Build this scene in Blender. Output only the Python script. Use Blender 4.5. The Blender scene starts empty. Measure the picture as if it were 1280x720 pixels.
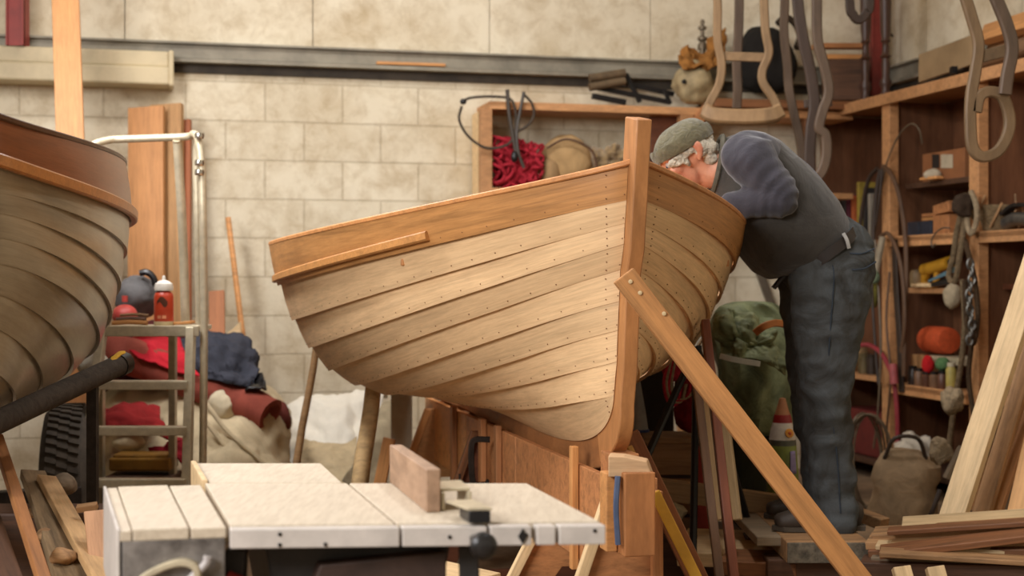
import bpy, bmesh, math, random
from mathutils import Vector, Matrix, Quaternion, noise
C = bpy.context.scene.collection
V = Vector
PI = math.pi
F, HY, CZ = 1778.0, 350.0, 1.2       # focal length in pixels, horizon row, camera height
rnd = random.Random(7)

def P(x, y, Y):
    """a point of the place at distance Y that the photograph shows at pixel x, y"""
    return V(((x - 640.0) / F * Y, Y, CZ - (y - HY) / F * Y))

def wall_y(X):
    return 8.6 + 0.25 * X
def PW(x, y, off=0.0):
    """point on the back wall (off = distance in front of it)"""
    u = (x - 640.0) / F
    Y = (8.6 - off * 1.03) / (1 - 0.25 * u)
    return P(x, y, Y)
SD = V((0.242, -0.970, 0)); SN = V((0.970, 0.242, 0)); S0 = V((1.97, 9.09, 0))
def PS(x, y, d=0.0):
    """point on the shelf front plane along the side wall (d = depth into the shelf)"""
    u = (x - 640.0) / F
    o = S0 + SN * d
    s = (u * o.y - o.x) / (SD.x - u * SD.y)
    q = o + SD * s
    return P(x, y, q.y)

# ---------------------------------------------------------------- materials
MATS = {}
def newmat(name):
    m = bpy.data.materials.new(name); m.use_nodes = True
    nt = m.node_tree; nt.nodes.clear()
    out = nt.nodes.new('ShaderNodeOutputMaterial'); b = nt.nodes.new('ShaderNodeBsdfPrincipled')
    nt.links.new(b.outputs[0], out.inputs[0])
    return m, nt, b
def lin(c):
    return tuple(((v / 255.0 + 0.055) / 1.055) ** 2.4 if v > 10 else v / 255.0 / 12.92 for v in c) + (1,)
def mixrgb(nt, fac, a, b, mode='MIX'):
    n = nt.nodes.new('ShaderNodeMix'); n.data_type = 'RGBA'; n.blend_type = mode
    for s, v in ((0, fac), (6, a), (7, b)):
        if hasattr(v, 'links') or isinstance(v, bpy.types.NodeSocket): nt.links.new(v, n.inputs[s])
        else: n.inputs[s].default_value = v
    return n.outputs[2]
def ramp(nt, inp, stops):
    r = nt.nodes.new('ShaderNodeValToRGB'); e = r.color_ramp.elements
    while len(e) < len(stops): e.new(0.5)
    for k, (p, c) in enumerate(stops): e[k].position = p; e[k].color = c if len(c) == 4 else tuple(c) + (1,)
    nt.links.new(inp, r.inputs[0]); return r.outputs[0]
def coords(nt, kind='Object', scale=(1, 1, 1), loc=(0, 0, 0)):
    t = nt.nodes.new('ShaderNodeTexCoord'); m = nt.nodes.new('ShaderNodeMapping')
    m.inputs['Scale'].default_value = scale; m.inputs['Location'].default_value = loc
    nt.links.new(t.outputs[kind], m.inputs[0]); return m.outputs[0]
def nz(nt, vec, scale, detail=4, rough=0.6, dist=0.0):
    n = nt.nodes.new('ShaderNodeTexNoise'); n.inputs['Scale'].default_value = scale
    n.inputs['Detail'].default_value = detail; n.inputs['Roughness'].default_value = rough
    n.inputs['Distortion'].default_value = dist
    nt.links.new(vec, n.inputs['Vector']); return n.outputs[0]
def bump(nt, b, h, strength=0.3, dist=0.01):
    n = nt.nodes.new('ShaderNodeBump'); n.inputs['Strength'].default_value = strength; n.inputs['Distance'].default_value = dist
    nt.links.new(h, n.inputs['Height']); nt.links.new(n.outputs[0], b.inputs['Normal']); return n
def wood(name, c, rough=0.6, contrast=0.28, grain=(1, 14, 14), kind='Object', vary=0.2, coat=0.0, dirt=0.25):
    if name in MATS: return MATS[name]
    m, nt, b = newmat(name); base = lin(c)
    vec = coords(nt, kind, grain)
    oi = nt.nodes.new('ShaderNodeObjectInfo')
    add = nt.nodes.new('ShaderNodeVectorMath'); add.operation = 'ADD'
    sc = nt.nodes.new('ShaderNodeMath'); sc.operation = 'MULTIPLY'; sc.inputs[1].default_value = 37.0
    nt.links.new(oi.outputs['Random'], sc.inputs[0]); nt.links.new(vec, add.inputs[0]); nt.links.new(sc.outputs[0], add.inputs[1])
    g1 = nz(nt, add.outputs[0], 2.2, 6, 0.65, 0.6); g2 = nz(nt, add.outputs[0], 9.0, 3, 0.7, 0.2)
    dk = tuple(v * (1 - contrast * 1.4) for v in base[:3]) + (1,); lt = tuple(min(1, v * (1 + contrast * 0.7)) for v in base[:3]) + (1,)
    col = ramp(nt, g1, [(0.3, dk), (0.52, base), (0.75, lt)])
    fine = ramp(nt, g2, [(0.35, (0.8, 0.77, 0.74)), (0.6, (1, 1, 1))])
    col = mixrgb(nt, 0.7, col, fine, 'MULTIPLY')
    wv = nz(nt, coords(nt, kind, (1, 1, 1)), 5.0, 4, 0.6)
    col = mixrgb(nt, dirt, col, ramp(nt, wv, [(0.35, (0.55, 0.5, 0.45)), (0.6, (1, 1, 1))]), 'MULTIPLY')
    hv = nt.nodes.new('ShaderNodeHueSaturation'); mr = nt.nodes.new('ShaderNodeMapRange')
    mr.inputs[3].default_value = 1 - vary; mr.inputs[4].default_value = 1 + vary
    nt.links.new(oi.outputs['Random'], mr.inputs[0]); nt.links.new(mr.outputs[0], hv.inputs['Value']); nt.links.new(col, hv.inputs['Color'])
    nt.links.new(hv.outputs[0], b.inputs['Base Color']); b.inputs['Roughness'].default_value = rough
    if coat: b.inputs['Coat Weight'].default_value = coat; b.inputs['Coat Roughness'].default_value = 0.25
    bump(nt, b, g2, 0.15, 0.003)
    MATS[name] = m; return m
def plain(name, c, rough=0.6, metal=0.0, mottle=0.2, scale=14, bmp=0.15, spec=0.5, c2=None):
    if name in MATS: return MATS[name]
    m, nt, b = newmat(name); base = lin(c)
    n = nz(nt, coords(nt, 'Object'), scale, 5, 0.65)
    d = lin(c2) if c2 else tuple(v * (1 - mottle * 1.6) for v in base[:3]) + (1,)
    col = ramp(nt, n, [(0.32, d), (0.62, base)])
    nt.links.new(col, b.inputs['Base Color']); b.inputs['Roughness'].default_value = rough; b.inputs['Metallic'].default_value = metal
    b.inputs['Specular IOR Level'].default_value = spec
    if bmp: bump(nt, b, n, bmp, 0.01)
    MATS[name] = m; return m
def cloth(name, c, mottle=0.25, scale=6, bmp=0.6, rough=0.95, dist=0.02, c2=None, sheen=0.0):
    if name in MATS: return MATS[name]
    m, nt, b = newmat(name); base = lin(c)
    v = coords(nt, 'Object')
    n = nz(nt, v, scale, 6, 0.6, 1.2); w = nz(nt, v, 220, 2, 0.5)
    d = lin(c2) if c2 else tuple(x * (1 - mottle * 1.5) for x in base[:3]) + (1,)
    col = ramp(nt, n, [(0.3, d), (0.6, base)])
    col = mixrgb(nt, 0.35, col, ramp(nt, w, [(0.3, (0.7, 0.7, 0.7)), (0.65, (1, 1, 1))]), 'MULTIPLY')
    nt.links.new(col, b.inputs['Base Color']); b.inputs['Roughness'].default_value = rough
    b.inputs['Specular IOR Level'].default_value = 0.2
    if sheen: b.inputs['Sheen Weight'].default_value = sheen
    bump(nt, b, n, bmp, dist)
    MATS[name] = m; return m

# ---------------------------------------------------------------- mesh building
ROOTS = {}                              # world place of every Empty root
def tag(o, label=None, cat=None, group=None, kind=None):
    if label: o['label'] = label
    if cat: o['category'] = cat
    if group: o['group'] = group
    if kind: o['kind'] = kind
    return o
def thing(name, label, cat, loc, group=None):
    o = bpy.data.objects.new(name, None); C.objects.link(o); o.location = loc; o.empty_display_size = 0.05
    ROOTS[o.name] = V(loc); return tag(o, label, cat, group)
def wloc(o):
    return ROOTS.get(o.name, V((0, 0, 0)))
def frame_of(d, hint=V((0, 0, 1))):
    d = d.normalized(); h = V(hint)
    if abs(d.dot(h.normalized())) > 0.98: h = V((1, 0, 0)) if abs(d.x) < 0.9 else V((0, 1, 0))
    a = h.cross(d).normalized(); b = d.cross(a).normalized(); return a, b
def smooth_path(pts, n=8):
    pts = [V(p) for p in pts]; q = [pts[0] * 2 - pts[1]] + pts + [pts[-1] * 2 - pts[-2]]; out = []
    for i in range(1, len(q) - 2):
        for k in range(n):
            t = k / n; a, b, c, d = q[i - 1], q[i], q[i + 1], q[i + 2]
            out.append(0.5 * ((2 * b) + (c - a) * t + (2 * a - 5 * b + 4 * c - d) * t * t + (3 * b - a - 3 * c + d) * t ** 3))
    out.append(pts[-1]); return out
class MB:
    def __init__(s): s.bm = bmesh.new(); s.uv = s.bm.loops.layers.uv.new('UVMap'); s.mi = 0
    def face(s, vs, uvs=None):
        try: f = s.bm.faces.new(vs)
        except ValueError: return None
        f.material_index = s.mi
        if uvs:
            for l, u in zip(f.loops, uvs): l[s.uv].uv = u
        return f
    def hexa(s, p):           # 8 points: bottom ring 0-3, top ring 4-7
        v = [s.bm.verts.new(q) for q in p]
        for f in ((3, 2, 1, 0), (4, 5, 6, 7), (0, 1, 5, 4), (1, 2, 6, 5), (2, 3, 7, 6), (3, 0, 4, 7)): s.face([v[i] for i in f])
        return s
    def box(s, c, size, rot=None):
        c = V(c); h = V(size) / 2; p = []
        for z in (-1, 1):
            for x, y in ((-1, -1), (1, -1), (1, 1), (-1, 1)):
                q = V((x * h.x, y * h.y, z * h.z)); p.append(c + (rot @ q if rot else q))
        return s.hexa(p)
    def bar(s, p0, p1, w, t, hint=(0, 0, 1)):    # w across, t along the hint direction
        p0, p1 = V(p0), V(p1); a, b = frame_of(p1 - p0, V(hint)); p = []
        for q in (p0, p1):
            p += [q - a * w / 2 - b * t / 2, q + a * w / 2 - b * t / 2, q + a * w / 2 + b * t / 2, q - a * w / 2 + b * t / 2]
        return s.hexa(p)
    def prism(s, poly, ext):
        ext = V(ext); a = [s.bm.verts.new(V(p)) for p in poly]; b = [s.bm.verts.new(V(p) + ext) for p in poly]; n = len(poly)
        s.face(a[::-1]); s.face(b)
        for i in range(n): s.face([a[i], a[(i + 1) % n], b[(i + 1) % n], b[i]])
        return s
    def loft(s, rings, cap=True, closed=True):
        vs = [[s.bm.verts.new(V(p)) for p in r] for r in rings]; n = len(vs[0])
        for i in range(len(vs) - 1):
            for k in range(n if closed else n - 1):
                s.face([vs[i][k], vs[i][(k + 1) % n], vs[i + 1][(k + 1) % n], vs[i + 1][k]],
                       [(i, k / n), (i, (k + 1) / n), (i + 1, (k + 1) / n), (i + 1, k / n)])
        if cap and closed: s.face(vs[0][::-1]); s.face(vs[-1])
        return s
    def sweep(s, pts, prof, hint=(0, 0, 1), cap=True, scale=None):   # prof: list of (a, b) offsets
        pts = [V(p) for p in pts]; rings = []; a = None
        for i, p in enumerate(pts):
            d = (pts[min(i + 1, len(pts) - 1)] - pts[max(i - 1, 0)])
            if d.length < 1e-9: d = V((0, 0, 1))
            d.normalize()
            if a is None: a, b = frame_of(d, V(hint))
            else:
                a = (a - d * a.dot(d))
                a = a.normalized() if a.length > 1e-6 else frame_of(d)[0]
                b = d.cross(a).normalized()
            k = scale(i / (len(pts) - 1)) if scale else 1
            rings.append([p + a * u * k + b * w * k for u, w in prof])
        return s.loft(rings, cap)
    def tube(s, pts, r, n=10, sm=0, scale=None, hint=(0, 0, 1)):
        if sm: pts = smooth_path(pts, sm)
        return s.sweep(pts, [(r * math.cos(2 * PI * k / n), r * math.sin(2 * PI * k / n)) for k in range(n)], hint, True, scale)
    def strip(s, pts, w, t, sm=0, hint=(0, 0, 1), scale=None):
        if sm: pts = smooth_path(pts, sm)
        c = min(w, t) * 0.2; x, y = w / 2, t / 2
        return s.sweep(pts, [(x - c, -y), (x, -y + c), (x, y - c), (x - c, y), (-x + c, y), (-x, y - c), (-x, -y + c), (-x + c, -y)], hint, True, scale)
    def lathe(s, base, prof, axis=(0, 0, 1), n=24):      # prof: (radius, height)
        base = V(base); ax = V(axis).normalized(); a, b = frame_of(ax, V((0, 1, 0)))
        return s.loft([[base + ax * h + (a * math.cos(2 * PI * k / n) + b * math.sin(2 * PI * k / n)) * max(r, 1e-4) for k in range(n)] for r, h in prof])
    def ball(s, c, rad, sub=3, amp=0.0, fr=3.0, seed=0, rot=None, ridged=False):
        c = V(c); rad = V(rad) if hasattr(rad, '__len__') else V((rad,) * 3)
        t = bmesh.new(); bmesh.ops.create_icosphere(t, subdivisions=sub, radius=1.0); off = V((seed * 7.3, seed * 3.1, seed * 1.7)); m = {}
        for v in t.verts:
            q = v.co.copy(); w = V((q.x * rad.x, q.y * rad.y, q.z * rad.z))
            if amp:
                nv = noise.fractal(w * fr + off, 0.9, 2.1, 4)
                if ridged: nv = 0.6 - abs(nv) * 2.2
                w += w.normalized() * amp * nv
            m[v.index] = s.bm.verts.new(c + (rot @ w if rot else w))
        for f in t.faces: s.face([m[v.index] for v in f.verts])
        t.free(); return s
    def patch(s, ctrl, nu=40, nv=30, amp=0.0, fr=4.0, seed=0, fold=0.0):
        """a cloth surface through a grid of control points, with creases"""
        rows = [smooth_path(r, max(2, nv // (len(r) - 1))) for r in ctrl]; cols = list(zip(*rows))
        g = [smooth_path(list(c), max(2, nu // (len(ctrl) - 1))) for c in cols]; off = V((seed * 5.1, seed * 2.3, seed * 9.7))
        n, m = len(g), len(g[0]); q = [[None] * m for _ in range(n)]
        for i in range(n):
            for j in range(m):
                du = g[min(i + 1, n - 1)][j] - g[max(i - 1, 0)][j]; dv = g[i][min(j + 1, m - 1)] - g[i][max(j - 1, 0)]
                nn = du.cross(dv); nn = nn.normalized() if nn.length > 1e-9 else V((0, 0, 1))
                p = g[i][j]; h = noise.fractal(p * fr + off, 0.8, 2.0, 4) * amp
                if fold: h += (0.5 - abs(noise.noise(p * fr * 0.8 + off * 2))) * fold
                q[i][j] = s.bm.verts.new(p + nn * h)
        for i in range(n - 1):
            for j in range(m - 1):
                s.face([q[i][j], q[i + 1][j], q[i + 1][j + 1], q[i][j + 1]], [(i / n, j / m), ((i + 1) / n, j / m), ((i + 1) / n, (j + 1) / m), (i / n, (j + 1) / m)])
        return s
    def disc(s, c, nrm, r, n=6, h=0.002):
        nrm = V(nrm).normalized(); a, b = frame_of(nrm); c = V(c)
        return s.loft([[c + nrm * z + (a * math.cos(2 * PI * k / n) + b * math.sin(2 * PI * k / n)) * r * q for k in range(n)] for z, q in ((-h, 1), (h, 1), (h * 1.6, 0.5))])
    def build(s, name, mat, parent=None, smooth=True, bevel=0.0, solid=0.0, remesh=0.0, subsurf=0, angle=40, recalc=True, smoothit=0):
        bm = s.bm
        if recalc: bmesh.ops.recalc_face_normals(bm, faces=bm.faces[:])
        mats = mat if isinstance(mat, (list, tuple)) else [mat]
        if parent is not None: org = wloc(parent)
        else:
            xs = [v.co for v in bm.verts]; org = V((sum(v.x for v in xs) / len(xs), sum(v.y for v in xs) / len(xs), min(v.z for v in xs)))
        for v in bm.verts: v.co -= org
        me = bpy.data.meshes.new(name); bm.to_mesh(me); bm.free()
        for k in mats: me.materials.append(k)
        o = bpy.data.objects.new(name, me); C.objects.link(o)
        if parent is not None:
            o.parent = parent; ROOTS[o.name] = org
        else: o.location = org; ROOTS[o.name] = org
        if smooth:
            for p in me.polygons: p.use_smooth = True
            try: me.set_sharp_from_angle(angle=math.radians(angle))
            except Exception: pass
        if remesh:
            md = o.modifiers.new('remesh', 'REMESH'); md.mode = 'VOXEL'; md.voxel_size = remesh; md.use_smooth_shade = True
        if smoothit:
            md = o.modifiers.new('smooth', 'SMOOTH'); md.factor = 0.5; md.iterations = smoothit
        if solid:
            md = o.modifiers.new('solid', 'SOLIDIFY'); md.thickness = solid; md.offset = 0
        if bevel:
            md = o.modifiers.new('bevel', 'BEVEL'); md.width = bevel; md.segments = 2; md.limit_method = 'ANGLE'; md.angle_limit = 0.6
        if subsurf:
            md = o.modifiers.new('sub', 'SUBSURF'); md.levels = subsurf; md.render_levels = subsurf
        return o
def plank(name, p0, p1, w, t, mat, face=(0, -1, 0), parent=None, label=None, cat=None, group=None, bevel=0.003, taper=1.0, warp=0.0):
    """a straight board from p0 to p1; 'face' is the way its broad side looks; its own x axis runs along the grain"""
    p0, p1 = V(p0), V(p1); d = p1 - p0; L = d.length; x = d / L
    z = V(face) - x * V(face).dot(x); z.normalize(); y = z.cross(x)
    m = MB(); rings = []; n = 9
    ph = rnd.random() * 6
    for k in range(n):
        u = k / (n - 1); ww = w * (1 + (taper - 1) * u) / 2; b = warp * math.sin(u * 3 + ph)
        rings.append([V((u * L, -ww, -t / 2 + b)), V((u * L, ww, -t / 2 + b)), V((u * L, ww, t / 2 + b)), V((u * L, -ww, t / 2 + b))])
    m.loft(rings); bmesh.ops.recalc_face_normals(m.bm, faces=m.bm.faces[:])
    me = bpy.data.meshes.new(name); m.bm.to_mesh(me); m.bm.free(); me.materials.append(mat)
    o = bpy.data.objects.new(name, me); C.objects.link(o)
    M = Matrix((x, y, z)).transposed().to_4x4(); M.translation = p0
    if parent is not None:
        o.parent = parent; M.translation = p0 - wloc(parent)
    o.matrix_local = M
    if bevel:
        md = o.modifiers.new('bevel', 'BEVEL'); md.width = bevel; md.segments = 2; md.limit_method = 'ANGLE'; md.angle_limit = 0.6
    return tag(o, label, cat, group)
def XL(name, a, b, wpx, t, mat, label=None, cat=None, **k):
    """plank given by two (x, y, distance) points and its width as seen"""
    p0, p1 = P(*a), P(*b); Ym = (a[2] + b[2]) / 2
    return plank(name, p0, p1, wpx / F * Ym, t, mat, label=label, cat=cat, **k)

# ---------------------------------------------------------------- material library
pine = wood('pine', (226, 196, 150), 0.6, 0.18)
pine_orange = wood('pine_orange', (205, 146, 88), 0.55, 0.25)
pine_worn = wood('pine_worn', (172, 132, 90), 0.7, 0.35, dirt=0.5)
brown_wood = wood('brown_wood', (132, 86, 52), 0.6, 0.35)
dark_wood = wood('dark_wood', (92, 62, 42), 0.65, 0.4)
red_wood = wood('red_wood', (112, 62, 36), 0.6, 0.3)
grey_wood = wood('grey_wood', (140, 122, 98), 0.8, 0.35)
ash_wood = wood('ash_wood', (150, 120, 84), 0.6, 0.25, grain=(5, 5, 1))
ply = wood('ply', (124, 82, 54), 0.6, 0.25, grain=(8, 8, 1))
shelf_wood = wood('shelf_wood', (204, 150, 100), 0.6, 0.22)
strong_wood = wood('strong_wood', (188, 128, 80), 0.6, 0.28)
alu = plain('aluminium', (206, 194, 166), 0.4, 0.35, 0.15, 30, 0.02)
steel = plain('steel', (120, 118, 112), 0.4, 0.8, 0.25, 25, 0.05)
black_metal = plain('black_metal', (34, 31, 30), 0.45, 0.4, 0.2, 20, 0.05)
chrome = plain('chrome', (210, 208, 204), 0.15, 1.0, 0.05, 10, 0)
black_plastic = plain('black_plastic', (26, 25, 26), 0.35, 0, 0.1, 12, 0.02)
rubber = plain('rubber', (82, 73, 62), 0.85, 0, 0.3, 18, 0.2)
iron = plain('iron', (58, 50, 44), 0.6, 0.6, 0.35, 22, 0.2)
cream_paint = plain('cream_paint', (216, 204, 172), 0.55, 0, 0.12, 4, 0.05)
red_paint = plain('red_paint', (148, 52, 44), 0.5, 0, 0.2, 8, 0.05)
# ---------------------------------------------------------------- the room
def wallmat(name, block=True):
    m, nt, b = newmat(name)
    v = coords(nt, 'Object'); sx = nt.nodes.new('ShaderNodeSeparateXYZ'); nt.links.new(v, sx.inputs[0])
    cx = nt.nodes.new('ShaderNodeCombineXYZ'); nt.links.new(sx.outputs[0], cx.inputs[0]); nt.links.new(sx.outputs[2], cx.inputs[1])
    n1 = nz(nt, v, 1.6, 6, 0.65); n2 = nz(nt, v, 38, 5, 0.7); n3 = nz(nt, v, 7, 6, 0.7, 0.4)
    base = lin((224, 213, 188)); dirty = lin((198, 181, 150))
    col = ramp(nt, n1, [(0.32, dirty), (0.55, base), (0.8, lin((230, 219, 192)))])
    col = mixrgb(nt, 0.35, col, ramp(nt, n3, [(0.36, lin((180, 158, 122))), (0.55, (1, 1, 1))]), 'MULTIPLY')
    if block:
        br = nt.nodes.new('ShaderNodeTexBrick'); br.offset = 0.5
        for k, q in (('Scale', 1.0), ('Mortar Size', 0.0055), ('Mortar Smooth', 0.35), ('Bias', 0.0), ('Brick Width', 0.45), ('Row Height', 0.225)): br.inputs[k].default_value = q
        ws = nt.nodes.new('ShaderNodeVectorMath'); ws.operation = 'SCALE'; ws.inputs[3].default_value = 0.006
        nn = nt.nodes.new('ShaderNodeTexNoise'); nn.inputs['Scale'].default_value = 14; nt.links.new(v, nn.inputs['Vector']); nt.links.new(nn.outputs['Color'], ws.inputs[0])
        ad = nt.nodes.new('ShaderNodeVectorMath'); nt.links.new(cx.outputs[0], ad.inputs[0]); nt.links.new(ws.outputs[0], ad.inputs[1])
        ad2 = nt.nodes.new('ShaderNodeVectorMath'); ad2.inputs[1].default_value = (0.13, 0.131, 0); nt.links.new(ad.outputs[0], ad2.inputs[0])
        nt.links.new(ad2.outputs[0], br.inputs['Vector'])
        br.inputs['Color1'].default_value = (1, 1, 1, 1); br.inputs['Color2'].default_value = (0.86, 0.85, 0.83, 1); br.inputs['Mortar'].default_value = (0.7, 0.66, 0.6, 1)
        col = mixrgb(nt, 0.62, col, br.outputs[0], 'MULTIPLY')
        mm = nt.nodes.new('ShaderNodeMath'); mm.operation = 'MULTIPLY_ADD'; mm.inputs[1].default_value = -1.0
        s2 = nt.nodes.new('ShaderNodeMath'); s2.operation = 'MULTIPLY'; s2.inputs[1].default_value = 0.45; nt.links.new(n2, s2.inputs[0])
        nt.links.new(br.outputs[1], mm.inputs[0]); nt.links.new(s2.outputs[0], mm.inputs[2])
        bump(nt, b, mm.outputs[0], 0.7, 0.012)
    else:
        bump(nt, b, n2, 0.15, 0.006)
    nt.links.new(col, b.inputs['Base Color']); b.inputs['Roughness'].default_value = 0.85
    b.inputs['Specular IOR Level'].default_value = 0.2
    return m
block_wall = wallmat('painted_blocks'); panel_wall = wallmat('cladding_sheet', False)
ANG = math.atan(0.25); RW = Matrix.Rotation(ANG, 4, 'Z')
CORNER = V((2.41, 9.2, 0))
def structure(o): o['kind'] = 'structure'; return o
def wallbox(name, x0, x1, z0, z1, y0, y1, mat, side=False, bevel=0.0):
    """box in the frame of the back wall (x along it from the corner, y outward) or of the side wall"""
    m = MB(); m.box(((x0 + x1) / 2, (y0 + y1) / 2, (z0 + z1) / 2), (x1 - x0, y1 - y0, z1 - z0))
    me = bpy.data.meshes.new(name); bmesh.ops.recalc_face_normals(m.bm, faces=m.bm.faces[:]); m.bm.to_mesh(me); m.bm.free(); me.materials.append(mat)
    o = bpy.data.objects.new(name, me); C.objects.link(o)
    M = Matrix.Rotation(ANG + (-PI / 2 if side else 0), 4, 'Z'); M.translation = CORNER; o.matrix_world = M
    if bevel:
        md = o.modifiers.new('bevel', 'BEVEL'); md.width = bevel; md.segments = 2
    return o
# back wall runs along -x from the corner; x local 0 = corner
ZB = 2.385
structure(wallbox('wall_back', -9.5, 0.0, 0, ZB, 0, 0.25, block_wall))
structure(wallbox('wall_right', 0.0, 9.0, 0, ZB, 0, 0.25, block_wall, True))
# upper cladding: separate sheets with narrow joints
k = 0
xs = [0.0] + [-(CORNER - PW(x, 30)).dot(V((math.cos(ANG), math.sin(ANG), 0))) for x in (1008, 813, 612)]
xs += [xs[-1] - 1.06 * (k_ + 1) for k_ in range(5)] + [-9.5]
up = MB()
for a, c in zip(xs[:-1], xs[1:]):
    up.box(((a + c) / 2, 0.03, 3.56), (a - c - 0.005, 0.05, 2.03))
def place_wall(mb, name, mat, side=False):
    bmesh.ops.recalc_face_normals(mb.bm, faces=mb.bm.faces[:]); me = bpy.data.meshes.new(name); mb.bm.to_mesh(me); mb.bm.free(); me.materials.append(mat)
    o = bpy.data.objects.new(name, me); C.objects.link(o); M = Matrix.Rotation(ANG + (-PI / 2 if side else 0), 4, 'Z'); M.translation = CORNER; o.matrix_world = M
    return structure(o)
up.box((-4.75, 0.15, 3.56), (9.5, 0.16, 2.03)); place_wall(up, 'wall_back_upper', panel_wall)
up = MB(); xs = [0.0, 0.5, 0.98, 1.5, 2.1, 3.1, 4.1, 5.1, 6.1, 7.1, 8.1, 9.0]
for a, c in zip(xs[:-1], xs[1:]): up.box(((a + c) / 2, 0.03, 3.56), (c - a - 0.008, 0.05, 2.03))
up.box((4.5, 0.15, 3.56), (9.0, 0.16, 2.03)); place_wall(up, 'wall_right_upper', panel_wall, True)
rail_grey = plain('rail_grey', (148, 140, 122), 0.6, 0.1, 0.25, 5, 0.05)
shadow_gap = plain('gap_board', (70, 62, 52), 0.8, 0, 0.3, 9, 0.1)
for nm, side, L in (('trim_1', False, (-9.5, 0)), ('trim_2', True, (0, 9.0))):
    r = MB(); mid = sum(L) / 2; ln = L[1] - L[0]
    r.box((mid, -0.025, 2.50), (ln, 0.05, 0.075)); r.box((mid, -0.04, 2.545), (ln, 0.08, 0.012)); r.box((mid, -0.045, 2.445), (ln, 0.09, 0.02))
    r.mi = 1; r.box((mid, -0.005, 2.408), (ln, 0.03, 0.05)); r.mi = 0
    o = place_wall(r, nm, rail_grey, side); o.data.materials.append(shadow_gap)
# boxed-in cream duct on the wall, left of the frame
d = MB(); d.box((-6.0, -0.09, 2.43), (3.0, 0.18, 0.09)); d.box((-6.0, -0.105, 2.335), (3.0, 0.21, 0.10)); d.box((-4.49, -0.1, 2.38), (0.03, 0.2, 0.2))
o = place_wall(d, 'trim_3', plain('duct_paint', (204, 188, 152), 0.6, 0, 0.2, 3, 0.05))
md = o.modifiers.new('bevel', 'BEVEL'); md.width = 0.012; md.segments = 2
# red steel columns
for i, (x, y1) in enumerate(((22, 58), (1096, 110))):
    b0 = PW(x, y1, 0.16) if i == 0 else PW(x, y1, 0.14); w = 22 / F * b0.y if i == 0 else 0.085
    c = MB(); z1 = 4.5; z0 = b0.z if i == 0 else 2.29
    for dx in (-w / 2 + 0.005, w / 2 - 0.005): c.box((b0.x + dx, b0.y, (z0 + z1) / 2), (0.01, 0.1, z1 - z0))
    c.box((b0.x, b0.y - 0.03, (z0 + z1) / 2), (w, 0.012, z1 - z0))
    structure(c.build('trim_%d' % (4 + i), red_paint, None, False))
# floor, ceiling
fm, nt, b = newmat('dusty_concrete'); v = coords(nt, 'Object')
n1 = nz(nt, v, 2.2, 6, 0.65); n2 = nz(nt, v, 30, 5, 0.7)
col = ramp(nt, n1, [(0.3, lin((92, 74, 56))), (0.6, lin((146, 120, 90)))]); col = mixrgb(nt, 0.5, col, ramp(nt, n2, [(0.35, (0.6, 0.55, 0.5)), (0.65, (1, 1, 1))]), 'MULTIPLY')
nt.links.new(col, b.inputs['Base Color']); b.inputs['Roughness'].default_value = 0.9; bump(nt, b, n2, 0.3, 0.01)
f = MB(); f.box((-2.0, 3.2, -0.05), (14.5, 15, 0.1)); structure(f.build('floor', fm, None, False))
cl = MB(); cl.box((-2.0, 3.2, 4.6), (14.5, 15, 0.08)); structure(cl.build('ceiling', plain('ceiling_sheet', (186, 172, 144), 0.8, 0, 0.1, 2, 0), None, False))
# ---------------------------------------------------------------- clinker boats
def bez(c, t):
    n = len(c) - 1
    return sum(math.comb(n, k) * t ** k * (1 - t) ** (n - k) * c[k] for k in range(n + 1))
class Hull:
    def __init__(s, X0, D0, th, L, s0, B, Z):
        s.X0, s.D0, s.th, s.L, s.s0, s.B, s.Z = X0, D0, th, L, s0, B, Z
        s.fwd = V((math.sin(th), -math.cos(th), 0)); s.port = V((math.cos(th), math.sin(th), 0))
    def w(s, sx, b, z):
        return V((s.X0 - sx * math.sin(s.th) + b * math.cos(s.th), s.D0 + sx * math.cos(s.th) + b * math.sin(s.th), z))
    def loc(s, i, t):
        sx = s.s0[i] + (s.L - s.s0[i]) * t ** 1.6
        return sx, max(0.022, bez([0.022] + list(s.B[i]), t)), bez(s.Z[i], t)
    def pt(s, i, t, side):
        sx, b, z = s.loc(i, t); return s.w(sx, b * side, z)
    def mid(s, i, v, t, side):
        return s.pt(i, t, side).lerp(s.pt(i + 1, t, side), v)
    def nrm(s, i, t, side):
        e = 0.02; a = s.pt(i, min(1, t + e), side) - s.pt(i, max(0, t - e), side); c = s.pt(i + 1, t, side) - s.pt(i, t, side)
        n = a.cross(c); n.normalize()
        if n.dot(s.port * side - V((0, 0, 0.6))) < 0: n = -n
        return n
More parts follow.
